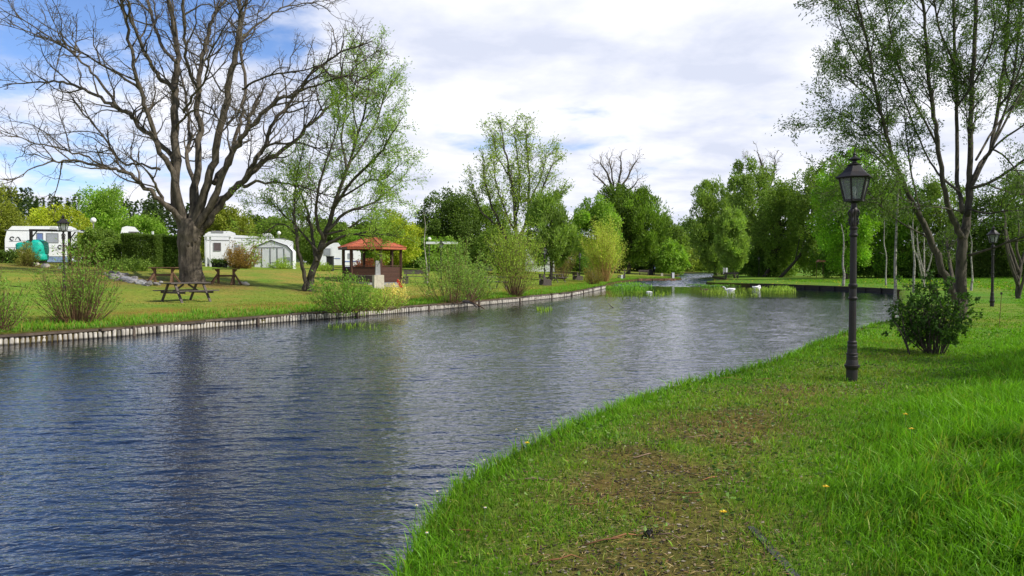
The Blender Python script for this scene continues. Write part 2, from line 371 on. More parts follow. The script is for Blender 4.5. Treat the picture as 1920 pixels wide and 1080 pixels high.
dv = Vector((math.sin(SUN_AZ)*math.cos(SUN_EL), math.cos(SUN_AZ)*math.cos(SUN_EL), math.sin(SUN_EL)))
so.rotation_euler = dv.to_track_quat('Z', 'Y').to_euler(); so.location = (30, -10, 40)
cd = bpy.data.cameras.new('camera'); cd.lens = 27; cd.sensor_width = 36; cd.clip_end = 8000; cd.clip_start = .05
co = bpy.data.objects.new('camera', cd); COL.objects.link(co); co.location = (0, 0, CAMZ); co.rotation_euler = (PI/2 - TH, 0, 0); SC.camera = co
SC.view_settings.view_transform = 'Standard'; SC.view_settings.look = 'None'; SC.view_settings.exposure = 0
SC.cycles.max_bounces = 6; SC.cycles.transparent_max_bounces = 8; SC.cycles.use_denoising = True

# ------------------------------------------------------------------ ground
def pathmask(x, y, dr):
    """worn strip that follows the near bank, brown close to the camera"""
    c = np.exp(-((dr - 1.15 - .03 * np.clip(y, 0, 20)) / .78)**2)
    n = fbm(x, y, .9, 21)
    near = np.clip((8.5 - y) / 3.5, 0, 1); return np.clip(c**.8 * (.12 + .35*near + np.clip((n - .42 + .07*near) * 4.5, 0, 1)) * np.clip((19 - y) / 12, .15, 1), 0, 1)
def ground():
    pts = []
    def grid(x0, x1, y0, y1, s, hole=None):
        X, Y = np.meshgrid(np.arange(x0, x1 + 1e-6, s), np.arange(y0, y1 + 1e-6, s)); X = X.ravel() + R.uniform(-.3, .3, X.size)*s; Y = Y.ravel() + R.uniform(-.3, .3, Y.size)*s
        k = np.ones(len(X), bool)
        if hole: k = ~((X > hole[0]) & (X < hole[1]) & (Y > hole[2]) & (Y < hole[3]))
        pts.append(np.stack([X[k], Y[k]], 1))
    grid(-1, 9, 2, 14, .22); grid(-26, 30, -2, 62, .75, (-1, 9, 2, 14)); grid(-75, 75, -15, 140, 2.4, (-26, 30, -2, 62))
    grid(-420, 420, -160, 560, 16, (-75, 75, -15, 140)); grid(-3600, 3600, -1200, 3600, 220, (-420, 420, -160, 560))
    P = np.concatenate(pts); P = P[~inwater(P[:, 0], P[:, 1])]
    d = pdist(P[:, 0], P[:, 1], np.vstack([WATER, WATER[:1]])); P = P[d > .12]
    nw = len(WATER); al = np.vstack([WATER, P])
    vs, es, fs, *_ = delaunay_2d_cdt([Vector(p) for p in al], [(i, (i+1) % nw) for i in range(nw)], [], 0, 1e-5)
    v = np.array([(q.x, q.y) for q in vs]); f = np.array([list(t) for t in fs])
    c = v[f].mean(1); f = f[~inwater(c[:, 0], c[:, 1])]
    x, y = v.T; dl = pdist(x, y, LB); dr = pdist(x, y, RB); z = hgt(x, y, dl, dr)
    left = dl < dr
    n1 = fbm(x, y, 9, 5); n2 = fbm(x, y, 2.2, 12); n3 = fbm(x, y, 26, 14)
    C = np.empty((len(x), 3)); C[:] = (.085, .16, .030)
    lawn = np.array([.145, .180, .040]); dry = np.array([.20, .175, .062]); grn = np.array([.095, .17, .03])
    t = np.clip((n1 - .4) * 4, 0, 1)[:, None]; C[left] = (lawn * (1 - t) + dry * t)[left]
    t = np.clip((n2 - .5) * 4, 0, 1)[:, None] * .75; C[left] = (C * (1 - t) + grn * t)[left]
    t = (np.exp(-((dl - 3.2)/1.0)**2) * np.clip((n2 - .33)*5, 0, 1) * left)[:, None] * .7; C = C * (1 - t) + np.array([.17, .085, .035]) * t      # rust-brown band
    t = (np.exp(-(dl / 1.6)**2) * left)[:, None] * .8; C = C * (1 - t) + np.array([.06, .12, .02]) * t
    t = pathmask(x, y, dr)[:, None] * (~left)[:, None]; C = C * (1 - t) + np.array([.105, .078, .038]) * t
    rr = (~left)[:, None] * np.clip((n1 - .52) * 4, 0, .6)[:, None] * (y > 20)[:, None]; C = C * (1 - rr) + np.array([.16, .18, .05]) * rr
    tb = Gd(600, 560); 
    # bare earth under the big tree, beneath the shrubs and by the left caravan
    for (px, py, r) in ((360, 531, 2.2), (578, 546, 1.2), (650, 575, 1.6), (150, 600, 1.2), (60, 500, 3), (255, 528, 3.2), (400, 537, 2.5)):
        q = Gd(px, py); t = np.exp(-(np.hypot(x - q[0], (y - q[1])) / r)**2)[:, None] * .75; C = C * (1 - t) + np.array([.15, .10, .055]) * t
    t = np.exp(-(np.minimum(dl, dr) / .16)**2)[:, None] * .8; C = C * (1 - t) + np.array([.06, .04, .025]) * t
    g = Geo().add(np.stack([x, y, z], 1), f, None); g.c = [C]
    # the banks drop below the water line
    wx, wy = WATER.T; m = len(wx); zt = hgt(wx, wy)
    cen = np.roll(WATER, -1, 0) - np.roll(WATER, 1, 0); nn = np.stack([cen[:, 1], -cen[:, 0]], 1); nn /= np.linalg.norm(nn, axis=1, keepdims=True) + 1e-9
    rows = []
    for k, (off, zz) in enumerate(((0, None), (.05, .12), (.02, -.1), (.25, -.9))):
        s = off * (1 + .6 * np.sin(np.arange(m) * 1.7 + k))
        rows.append(np.stack([wx + nn[:, 0]*s, wy + nn[:, 1]*s, zt if zz is None else np.full(m, zz)], 1))
    i = np.arange(m); j = (i + 1) % m; fb = [np.stack([k*m + i, k*m + j, (k+1)*m + j, (k+1)*m + i], 1) for k in range(3)]
    g.add(np.concatenate(rows), np.concatenate(fb), (.06, .042, .028))
    tag(build('ground', g, M['ground'], smooth=True), kind='structure')
ground()
def water():
    """the pond's surface: ruffled wavelets up to the sheltered reeds, calm beyond"""
    rng = np.random.default_rng(77); ys = [2.2]
    while ys[-1] < 64: ys.append(ys[-1] + .022 + .00105*ys[-1])
    ys = np.array(ys); m = 860; xl = np.interp(ys, LB[:, 1], LB[:, 0]) - .35
    xr = np.interp(ys, RB[:, 1][RB[:, 1] < 54], RB[:, 0][RB[:, 1] < 54]); xr = np.where(ys > 54, 28.2, xr) + .5
    xl = np.minimum(xl, np.maximum(xl, -ys*.80-3)); xl = np.maximum(xl, -ys*.85-4)
    X = xl[:, None] + (xr-xl)[:, None]*np.linspace(0, 1, m)[None]; Y = np.repeat(ys[:, None], m, 1); Z = np.zeros_like(X)
    n = 72; lam = np.exp(rng.uniform(np.log(.10), np.log(.50), n)); th = PI/2 + .10 + rng.normal(0, .30, n); k = 2*PI/lam; ph = rng.uniform(0, 2*PI, n); sl = .076*np.sqrt(2./n)*np.clip((lam/.2)**-.1, .5, 1.2)
    for i in range(n): q = np.sin(k[i]*(np.cos(th[i])*X + np.sin(th[i])*Y) + ph[i] + .8*np.sin(.35*X*(1+.1*i % 1)+i)); Z += sl[i]/k[i]*q
    gust = .62 + .75*fbm(X.ravel(), Y.ravel(), 6.5, 81, 3).reshape(X.shape)
    lee = np.clip((Y - 2.2)/1., 0, 1)*(1 - .90*np.clip((Y + (fbm(X.ravel(), Y.ravel(), 7, 83).reshape(X.shape)-.5)*16 + .25*(X-8) - 45)/6, 0, 1)); lee *= np.clip((63.5-Y)/3, 0, 1)
    sh = np.clip(pexact(X[::8, ::8].ravel(), Y[::8, ::8].ravel(), LB).reshape(X[::8, ::8].shape)/3.2, .35, 1); sh = np.kron(sh, np.ones((8, 8)))[:X.shape[0], :X.shape[1]]
    Z *= gust*lee*sh; g = Geo(); i = np.arange(len(ys)-1)[:, None]*m; j = np.arange(m-1)[None]
    g.add(np.stack([X, Y, Z], -1).reshape(-1, 3), np.stack([i+j, i+j+1, i+m+j+1, i+m+j], -1).reshape(-1, 4))
    y1 = ys[-1]; g.add([(-60,-40,0),(40,-40,0),(40,2.2,0),(-60,2.2,0),(-60,y1,-.05),(140,y1,-.05),(140,300,-.05),(-60,300,-.05)], [[0,1,2,3],[4,5,6,7]])
    yy = np.arange(y1, 232, .17); mm = 130; xl = np.interp(yy, LB[:, 1], LB[:, 0]) - .6; rk = RB[:, 1] > 60; xr = np.interp(yy, RB[rk][:, 1], RB[rk][:, 0]) + .6; xr = np.where(yy < 80, 28.5, xr)
    X = xl[:, None] + (xr-xl)[:, None]*np.linspace(0, 1, mm)[None]; Y = np.repeat(yy[:, None], mm, 1); Z = np.zeros_like(X)
    for i in range(40): lm = np.exp(rng.uniform(np.log(.55), np.log(1.5))); t = PI/2 + rng.normal(0, .5); Z += .17*math.sqrt(2/40)*lm/(2*PI)*np.sin(2*PI/lm*(math.cos(t)*X + math.sin(t)*Y) + rng.uniform(0, 6))
    Z *= np.clip((Y - 70 + (fbm(X.ravel(), Y.ravel(), 5, 85).reshape(X.shape)-.5)*12 - .35*np.clip(X-20, 0, 9)*3)/8, 0, 1)
    i = np.arange(len(yy)-1)[:, None]*mm; j = np.arange(mm-1)[None]; g.add(np.stack([X, Y, Z], -1).reshape(-1, 3), np.stack([i+j, i+j+1, i+mm+j+1, i+mm+j], -1).reshape(-1, 4))
    g.add([(-60,2.2,-.05),(60,2.2,-.05),(60,y1,-.05),(-60,y1,-.05)], [[0,1,2,3]])
    tag(build('water', g, M['water'], smooth=True), kind='structure')
water()

# ------------------------------------------------------------------ plants
def unit(v): return v / (np.linalg.norm(v) + 1e-9)
def catmull(P, n):
    P = np.array(P, float); out = []
    for i in range(len(P) - 1):
        p0 = P[max(i-1, 0)]; p1 = P[i]; p2 = P[i+1]; p3 = P[min(i+2, len(P)-1)]
        for k in range(n):
            t = k / n; out.append(.5*((2*p1)+(-p0+p2)*t+(2*p0-5*p1+4*p2-p3)*t*t+(-p0+3*p1-3*p2+p3)*t**3))
    out.append(P[-1]); return np.array(out)
def kites(P, D, L, Wd, rng, c0, c1=None, flat=.0, var=.25):
    """one pointed leaf per position P, pointing along D; colours spread between c0 and c1"""
    n = len(P); D = D / (np.linalg.norm(D, axis=1, keepdims=True) + 1e-9)
    r = rng.normal(0, 1, (n, 3)); r[:, 2] *= (1 - flat); s = np.cross(D, r); s /= (np.linalg.norm(s, axis=1, keepdims=True) + 1e-9)
    L = (L * rng.uniform(.65, 1.3, n))[:, None]; Wd = (Wd * rng.uniform(.7, 1.25, n))[:, None]
    nn = np.cross(D, s)
    v = np.stack([P, P + D*L*.45 + s*Wd*.5 + nn*Wd*.15, P + D*L, P + D*L*.45 - s*Wd*.5 + nn*Wd*.15], 1).reshape(-1, 3)
    f = np.arange(n * 4).reshape(n, 4); c0 = np.array(c0); c1 = c0 if c1 is None else np.array(c1)
    t = rng.uniform(0, 1, (n, 1)); c = (c0*(1-t) + c1*t) * rng.uniform(1-var, 1+var, (n, 1))
    return v, f, np.repeat(c, 4, 0)
def sprout(g, pts, rad, lv, P, rng, tips):
    """side branches along a limb, level by level; the thinnest ones are kept in tips"""
    if lv >= len(P):
        return
    p = P[lv]; seg = np.linalg.norm(np.diff(pts, axis=0), axis=1); cum = np.concatenate([[0], np.cumsum(seg)]); Lt = cum[-1]
    n = p.get('n') or max(1, int(Lt * p['per']))
    last = lv == len(P) - 1
    for _ in range(n):
        t = rng.uniform(p.get('t0', .2), 1.0) ** p.get('tp', .8); s = t * Lt; k = min(np.searchsorted(cum, s, 'right') - 1, len(pts) - 2); u = (s - cum[k]) / (seg[k] + 1e-9)
        b = pts[k] * (1-u) + pts[k+1] * u; d = unit(pts[k+1] - pts[k]); r = rad[k]*(1-u) + rad[k+1]*u
        q = unit(np.cross(d, rng.normal(0, 1, 3))); a = math.radians(rng.uniform(*p['ang']))
        dd = unit(d * math.cos(a) + q * math.sin(a) + np.array([0, 0, p.get('up', 0)]))
        ln = rng.uniform(*p['len']) * (1 - p.get('short', .35) * t)
        m = p.get('seg', 5); path = [b]; dv = dd
        for i in range(m):
            dv = unit(dv + rng.normal(0, p.get('wig', .18), 3) + np.array([0, 0, p.get('trop', .0)])); path.append(path[-1] + dv * ln / m)
        path = np.array(path); r0 = min(r * .75, p['r']); rr = np.linspace(r0, max(p.get('r1', r0 * .3), .0015), m + 1)
        if not p.get('hide'): g.tube(path, rr, p.get('sides', 4), cap=False)
        if last: tips.append(path)
        else: sprout(g, path, rr, lv + 1, P, rng, tips)
        if not last and p.get('tip'): tips.append(path[len(path)//2:])
def leaves_on(tips, per, L, Wd, rng, c0, c1, spread=.06, droop=0., keep=None, flat=0., along=.7):
    pp = []; dd = []
    for t in tips:
        n = rng.poisson(per)
        if n == 0: continue
        m = len(t) - 1; k = rng.integers(0, m, n); u = rng.uniform(0, 1, n)[:, None]
        pp.append(t[k]*(1-u) + t[k+1]*u); dd.append(t[k+1] - t[k])
    if not pp: return Geo()
    P = np.concatenate(pp); D = np.concatenate(dd); D /= (np.linalg.norm(D, axis=1, keepdims=True) + 1e-9)
    D = D * along + rng.normal(0, .55, D.shape) + np.array([0, 0, -droop]); P = P + rng.normal(0, spread, P.shape)
    if keep is not None: k = keep(P); P = P[k]; D = D[k]
    v, f, c = kites(P, D, L, Wd, rng, c0, c1, flat); return Geo().add(v, f, c)
WS = 1.
def limb(px, Y0, Y1, sub=4, rng=None, wob=0.):
    """a limb through picture directions at depth Y0..Y1; px rows = (x, y, width)"""
    n = len(px); pts = []; rad = []
    for i, (x, y, wd) in enumerate(px):
        Y = Y0 + (Y1 - Y0) * (i / max(1, n-1)) ** 1.2; pts.append(W(x, y, Y)); rad.append(wd / 2 * Y / FP * WS)
    a = np.concatenate([np.array(pts), np.array(rad)[:, None]], 1); a = catmull(a, sub)
    if wob and rng is not None:
        a[1:-1, :3] += rng.normal(0, wob, (len(a)-2, 3)) * np.clip(a[1:-1, 3:4]*12, .3, 1)
    return a[:, :3], np.maximum(a[:, 3], .004)

# ---- the great bare tree on the left bank
def big_tree():
    rng = np.random.default_rng(11); b = Gd(361, 531); Y = b[1]
    root = thing('bare_tree', 'huge old broad-crowned tree with bare branches behind the picnic table', 'tree', b)
    g = Geo(); n = 28; rows = []
    prof = [(536, 360, 66), (531, 361, 56), (520, 360, 52), (505, 358, 49), (480, 356, 46), (462, 354.5, 47), (448, 355, 49), (436, 356, 50), (424, 356, 42), (410, 352, 30)]
    prof = catmull(np.array(prof, float), 4); th = np.arange(n) * 2*PI/n
    for k, (py, px, wd) in enumerate(prof):
        c = W(px, py, Y); r = wd/2*Y/FP*.84; fl = max(0, (k < 10) * (10-k)/10.)
        rr = r * (1 + .035*np.sin(5*th + .5 + k*.05) + .03*np.sin(9*th + 2) + fl*.14*np.sin(6*th+1) + rng.normal(0, .008, n) + .03*np.sin(k*.9 + 2*th))
        rows.append(np.stack([c[0] + rr*np.cos(th), c[1] + rr*np.sin(th), np.full(n, c[2])], 1))
    m = len(rows); i = np.arange(m-1)[:, None]*n; j = np.arange(n)[None]; kk = (j+1) % n
    g.add(np.concatenate(rows), np.stack([i+j, i+kk, i+n+kk, i+n+j], -1).reshape(-1, 4))
    for (px, py, s) in ((352, 458, .13), (366, 452, .12)):
        c = W(px, py, Y - .50); g.blob(c, s, int(px), (1, .5, 1.1), .3)
    T = []
    def A(rows, dy, r=None): T.append(limb(rows, Y, Y + dy, 4, rng, .05))
    A([(350,425,18),(330,400,15),(305,380,13),(281,361,11),(244,328,9.5),(215,318,8),(188,312,7),(141,302,5.5),(100,303,4.2),(60,315,3),(30,335,2),(-15,352,1.2)], -4)
    A([(200,314,6),(165,296,5),(128,283,4.4),(100,274,4),(60,266,3.2),(25,252,2.4),(-20,238,1.6)], -2)
    A([(345,420,16),(330,345,0.1+15),(322,300,13),(300,268,12),(262,238,10.5),(245,215,10),(215,200,8.5),(178,178,7.5),(141,160,6.5),(110,152,5),(60,155,3.6),(5,160,2)], 4)
    A([(348,430,18),(328,340,15),(302,285,13),(281,225,11.5),(262,165,10),(248,108,8.5),(234,40,7),(228,-20,5.5),(220,-90,3.5)], -3)
    A([(225,205,8),(188,155,6.5),(155,117,5.5),(108,80,4.5),(55,45,3.3),(8,20,2.2),(-30,-5,1.5)], 3)
    A([(262,168,7),(206,128,5.5),(150,97,4.6),(105,78,4),(60,62,3),(10,40,2)], -5)
    A([(300,318,7),(266,308,5.5),(235,308,5),(215,290,4.5),(198,262,4.5),(178,235,4.5),(155,212,4),(136,186,3.5)], 5)
    A([(348,440,22),(330,380,21),(330,300,20),(330,220,19),(326,170,17),(332,118,14),(328,60,12),(318,0,10),(312,-80,7),(300,-160,4)], 1)
    A([(326,170,11),(300,145,10),(280,115,9),(262,75,8),(245,28,7),(232,-20,6),(215,-90,3.5)], -4)
    A([(332,118,9),(305,88,8),(290,52,7.5),(278,10,7),(268,-60,5)], 4)
    A([(358,425,20),(362,370,19),(372,300,16),(374,230,14.5),(371,170,13),(378,120,11),(388,70,9),(398,30,7.5),(425,-10,5.5),(450,-60,3.5)], 5)
    A([(371,165,9),(352,128,8),(347,85,7.5),(344,40,7),(342,-20,6),(350,-100,4)], -3)
    A([(362,430,22),(385,360,20),(402,300,18),(414,240,17),(428,170,15.5),(441,100,13.5),(449,50,11.5),(446,0,10),(440,-70,7),(430,-150,4)], -2)
    A([(441,100,7),(458,70,6),(480,48,5),(510,25,4.2),(545,10,3.2),(590,6,2.4),(620,22,1.6)], 3)
    A([(366,436,20),(400,375,17),(420,325,14),(440,280,12.5),(466,243,10.5),(512,196,9),(556,172,7.5),(590,132,6),(640,98,4.5),(690,80,2.5)], -3)
    A([(556,174,6),(590,162,5.2),(620,150,4.4),(655,142,3.5),(700,150,2.2)], -4)
    A([(370,445,24),(395,400,20),(420,370,17),(450,347,14),(492,305,12),(538,277,9.5),(575,240,8),(610,206,6),(645,184,4.5),(690,170,2.5)], 4)
    A([(455,350,9),(490,342,6.5),(530,344,5),(565,350,4),(600,362,2.8),(640,375,1.8)], -1)
    A([(385,425,18),(418,372,15),(455,340,13),(480,300,11.5),(498,270,10),(515,228,8.5),(540,195,7),(556,172,6)], 1)
    A([(400,345,13),(422,310,11.5),(442,275,10.5),(462,240,10),(478,200,9),(482,195,6)], 6)
    A([(432,290,10),(445,240,9),(455,200,8),(460,150,7.5),(452,100,6.5),(455,40,5.5),(470,-20,4),(490,-80,2.5)], 5)
    A([(455,168,6),(480,152,5.2),(510,140,4.4),(560,133,3.6),(600,122,2.4),(640,112,1.4)], -4)
    A([(345,212,7),(362,180,6),(384,150,5),(390,110,4.5),(415,60,3.5),(440,20,2.5)], -5)
    A([(330,240,6),(350,215,6),(368,205,5),(395,215,4),(430,235,3),(450,232,2)], -5)
    A([(330,395,8),(302,370,8),(292,345,6),(275,320,4),(250,300,2.5)], -2)
    A([(500,270,6),(535,268,5),(570,270,4),(600,285,3),(630,300,2)], -3)
    A([(370,420,14),(365,350,12),(352,300,10),(356,250,8),(350,190,6),(338,130,4.5)], 7)
    tips = []
    for k, (p, r) in enumerate(T): g.tube(p, r, 9 if r[0] > .1 else 6, cap=True)
    PP = [dict(per=1.5, ang=(28, 62), len=(1.2, 4.0), r=.05, r1=.014, seg=7, wig=.22, trop=.05, t0=.22, sides=5, up=.2),
          dict(per=2.9, ang=(30, 70), len=(.6, 1.8), r=.017, r1=.008, seg=5, wig=.28, trop=.04, sides=3, t0=.15),
          dict(per=3.6, ang=(25, 70), len=(.25, .9), r=.0085, r1=.0055, seg=3, wig=.3, sides=3, t0=.1)]
    for p, r in T: sprout(g, p, r, 0, PP, rng, tips)
    build('trunk', g, M['bark'], root, smooth=True)
    build('crown', leaves_on(tips, .55, .06, .05, rng, (.10,.085,.04), (.13,.12,.03), .03), M['leaf'], root)
WS = .75
big_tree()

# ---- leafy willow beside the pavilion
GREENW = ((.115,.20,.045), (.19,.27,.07))
def willow_left():
    rng = np.random.default_rng(21); b = Gd(578, 546); Y = b[1]
    root = thing('willow_tree', 'slender two-stemmed willow with light feathery leaves left of the red-roofed pavilion', 'tree', b)
    T = []; g = Geo()
    def A(rows, dy): T.append(limb(rows, Y, Y+dy, 4, rng, .03))
    A([(581,552,32),(581,540,25),(584,515,22),(598,475,20),(610,440,17),(625,390,13),(650,320,10),(672,250,7),(690,180,5),(695,110,2)], 1)
    A([(574,548,16),(570,510,12),(562,480,11),(556,440,9),(552,390,7),(556,330,5),(570,280,2)], -1)
    A([(594,490,12),(588,460,10),(584,430,9),(575,390,7),(560,350,5),(540,310,2)], 2)
    A([(600,470,13),(640,445,9),(690,436,6),(715,440,4),(742,442,2)], -2)
    A([(612,435,11),(650,400,9),(700,380,6),(730,355,4),(755,338,2)], 2)
    A([(625,390,11),(660,340,9),(710,290,7),(735,250,4),(757,218,2)], -2.5)
    A([(606,450,11),(592,400,9),(600,340,7),(620,280,5),(640,220,2)], -2)
    A([(650,320,8),(640,260,6),(650,200,4),(640,140,2)], 2)
    A([(598,475,8),(560,430,6),(530,400,5),(500,370,2)], 1)
    A([(660,300,7),(700,240,5),(718,190,4),(733,155,2)], 1)
    A([(640,370,7),(690,340,5),(722,335,4),(748,308,2)], -1)
    A([(672,250,5),(660,190,4),(670,130,3),(655,90,2)], -2)
    A([(556,440,6),(530,420,4),(505,430,3),(490,445,2)], -1)
    A([(610,440,8),(650,430,6),(680,410,5),(705,415,3)], 2)
    tips = []
    for p, r in T: g.tube(p, r, 8, cap=True)
    PP = [dict(per=3.4, ang=(20, 60), len=(.8, 2.8), r=.022, r1=.008, seg=6, wig=.16, trop=.03, t0=.25, sides=4, up=.1, short=.3),
          dict(per=5.5, ang=(20, 60), len=(.35, 1.0), r=.007, r1=.004, seg=4, wig=.2, sides=3, trop=-.03, t0=.1)]
    for p, r in T: sprout(g, p, r, 0, PP, rng, tips)
    build('trunk', g, M['bark_grey'], root, smooth=True)
    build('crown', leaves_on(tips, 19, .13, .045, rng, *GREENW, .11, .1), M['leaf'], root)
WS = .6
willow_left()

# ---- the dark willow on the right, in the shade
def willow_right():
    rng = np.random.default_rng(31); b = Gd(1803, 598); Y = b[1]
    root = thing('willow_tree', 'tall spreading dark-leaved willow with many stems behind the green bush on the right bank', 'tree', b)
    T = []; g = Geo()
    def A(rows, dy): T.append(limb(rows, Y, Y+dy, 4, rng, .02))
    A([(1801,606,46),(1803,590,38),(1804,567,34),(1802,513,31),(1805,447,28),(1811,425,26),(1815,392,20),(1817,355,18),(1819,305,16),(1824,150,13),(1832,0,10),(1838,-150,6),(1842,-300,3)], .5)
    A([(1802,445,19),(1790,415,17),(1777,388,15.5),(1769,347,14),(1761,280,13),(1752,220,12.5),(1743,156,11),(1736,70,9),(1731,0,8),(1722,-120,4)], -1.5)
    A([(1805,400,14),(1799,365,12.5),(1794,342,12),(1794,280,11),(1794,200,10),(1790,100,9),(1788,0,7.5),(1784,-130,4)], 2)
    A([(1797,575,24),(1783,540,22),(1768,505,20),(1748,459,19),(1732,421,17),(1707,376,14),(1686,322,12),(1669,280,11),(1655,220,9.5),(1640,160,8),(1622,60,6.5),(1607,0,5.5),(1598,-90,3)], -2)
    A([(1748,448,7),(1730,440,6),(1711,430,5),(1682,413,4.4),(1657,392,3.6),(1640,375,3),(1628,359,2)], -3)
    A([(1815,480,9),(1857,467,7),(1898,451,6),(1935,440,5),(1990,420,3)], -2)
    A([(1820,352,11),(1850,345,9),(1885,325,8),(1920,300,7),(1970,260,4),(2010,230,2)], -1)
    A([(1813,405,17),(1827,330,14),(1844,300,12),(1857,280,11),(1872,200,10),(1885,100,9),(1892,0,7),(1900,-120,4)], 3)
    A([(1802,397,5),(1780,392,4.5),(1757,388,4),(1727,384,3),(1690,372,2),(1660,350,1.2)], -2)
    A([(1800,360,8),(1775,340,7),(1757,322,6),(1732,280,5),(1700,200,4.4),(1670,130,3.8),(1640,60,3),(1620,0,2)], 3)
    A([(1844,300,7),(1880,262,6),(1925,230,5),(1980,180,3)], -2)
    A([(1800,560,12),(1786,520,10),(1780,485,9),(1776,447,7)], 2)
    A([(1686,322,6),(1650,285,5),(1612,238,4),(1578,215,2.5),(1550,208,1.2)], -2)
    A([(1655,220,5),(1615,170,4),(1585,140,3),(1560,118,1.5)], 2)
    A([(1640,160,5),(1600,100,4),(1578,50,3),(1562,0,2),(1555,-60,1.2)], -1)
    A([(1707,376,5),(1680,330,4),(1638,292,3),(1610,276,2),(1590,275,1)], 1)
    A([(1761,280,7),(1730,220,6),(1690,140,5),(1670,60,4),(1655,-30,2.5)], -3)
    A([(1790,120,6),(1760,50,5),(1750,-40,4),(1760,-140,2)], -2)
    A([(1857,280,7),(1900,200,6),(1940,120,5),(1980,30,3),(2010,-60,2)], 1)
    A([(1885,100,6),(1925,30,5),(1960,-60,3)], -2)
    A([(1794,200,6),(1830,150,5),(1860,80,4),(1870,0,3),(1880,-90,2)], -3)
    A([(1850,345,6),(1890,360,5),(1930,365,4),(1980,350,2)], 2)
    A([(1857,280,6),(1880,290,5),(1915,330,4),(1960,380,2)], -2)
    A([(1872,200,7),(1900,160,6),(1935,60,5),(1960,-20,3)], -1)
    A([(1815,392,6),(1850,400,5),(1890,395,4),(1940,400,2)], -3)
    A([(1892,0,6),(1920,-60,4),(1950,-120,2)], 0)
    A([(1822,350,9),(1862,270,8),(1895,170,7),(1912,50,6),(1918,-80,4)], 2)
    A([(1732,421,6),(1710,330,5),(1700,260,4),(1695,190,2)], 2)
    A([(1669,280,5),(1640,300,4),(1612,328,2.5),(1595,352,1)], -2)
    A([(1830,300,7),(1865,240,6),(1905,190,5),(1950,150,3)], 4)
    A([(1620,60,5),(1590,0,4),(1570,-60,3),(1560,-130,2)], 2)
    tips = []
    for p, r in T: g.tube(p, r, 9, cap=True)
    PP = [dict(per=3.6, ang=(18, 52), len=(.8, 2.5), r=.02, r1=.006, seg=6, wig=.14, trop=.04, t0=.28, sides=4, up=.12, short=.25),
          dict(per=5.5, ang=(20, 55), len=(.3, .95), r=.005, r1=.0028, seg=4, wig=.18, sides=3, trop=-.02, t0=.1)]
    for p, r in T: sprout(g, p, r, 0, PP, rng, tips)
    build('trunk', g, M['bark_grey'], root, smooth=True)
    build('crown', leaves_on(tips, 31, .088, .031, rng, (.04,.075,.025), (.075,.12,.037), .075, .15), M['leaf'], root)
WS = .62
willow_right()
WS = 1.

# ---- fans of shoots growing from one stool
def stool(name, label, px, py, hpx, wpx, n, leaf, L, per0, stemmat, seed, cat='shrub', group=None, lean=0., lo=.25, curve=.5, base=.15, rs=.012, twig=3.2, Yfix=None, split=False):
    per = per0 * 2.0; rng = np.random.default_rng(seed); b = Gd(px, py)
    if Yfix: b = np.array([W(px, py, Yfix)[0], Yfix, H(W(px, py, Yfix)[0], Yfix)])
    k = b[1]/FP; h = hpx*k; wd = wpx*k/2; g = Geo(); tips = []
    root = thing(name, label, cat, b, group=group)
    for i in range(n):
        a = rng.uniform(0, 2*PI); o = rng.uniform(0, 1)**.6; hh = h * rng.uniform(.38, 1.12) * (1 - .38*o**2)
        s = b + np.array([math.cos(a)*base*o, math.sin(a)*base*o, -.05]); m = 7; t = np.linspace(0, 1, m)
        e = np.array([math.cos(a)*wd*o + lean*h, math.sin(a)*wd*o, 0])
        pts = s + np.outer(t**(1/(1+curve)) if o > .6 else t, e) + np.outer(t, [0, 0, hh]) + np.cumsum(rng.normal(0, .035*wd, (m, 3)), 0) * t[:, None]
        r = np.linspace(rs*rng.uniform(.7, 1.4), .003, m); g.tube(pts, r, 4, cap=False)
        kk = int(lo * m); tips.append(pts[kk:])
        sprout(g, pts[kk:], r[kk:], 0, [dict(per=twig, ang=(15, 50), len=(.15*h, .34*h), r=.006, r1=.003, seg=4, wig=.15, sides=3, up=.2, t0=.05)], rng, tips)
    build('stems', g, M[stemmat], root, smooth=True)
    build('foliage', leaves_on(tips, per, L, L*.34, rng, *leaf, L*.6, .05), M['leaf'], root)
    return root
YG = ((.13,.22,.045), (.23,.30,.07)); MG = ((.075,.16,.03), (.13,.22,.05)); OL = ((.14,.16,.05), (.20,.20,.07))
stool('willow_shrub', 'reddish-stemmed willow shrub by the water with a lamp post rising behind it', 148, 604, 140, 92, 160, MG, .09, 2.8, 'stem_red', 41, group='shrubs along the far bank', lo=.3, base=.45, rs=.009, curve=.2)
stool('willow_shrub', 'loose green willow shrub cut off by the left edge at the far bank', -8, 622, 120, 110, 60, MG, .09, 4, 'stem_red', 42, group='shrubs along the far bank', lo=.2)
stool('leafy_shrub', 'low dense green shrub overhanging the bank in front of the pavilion', 642, 583, 68, 78, 80, MG, .10, 8, 'stem_red', 43, group='shrubs along the far bank', lo=.1, base=.4)
stool('leafy_shrub', 'small green shrub with dry grass beside the stone water tap', 705, 580, 42, 95, 60, YG, .09, 6, 'stem_red', 44, group='shrubs along the far bank', lo=.1, base=.5)
stool('willow_shrub', 'wide leaning willow shrub with brown foot and silvery leaves right of the bench', 850, 566, 112, 92, 80, ((.10,.19,.055),(.17,.25,.08)), .11, 6, 'stem_red', 45, group='shrubs along the far bank', lo=.2, base=.9)
stool('willow_shrub', 'bushy round willow shrub leaning to the water beside the broken log', 885, 560, 80, 66, 45, ((.10,.19,.055),(.17,.25,.08)), .11, 8, 'stem_red', 46, group='shrubs along the far bank', lo=.1, base=.4)
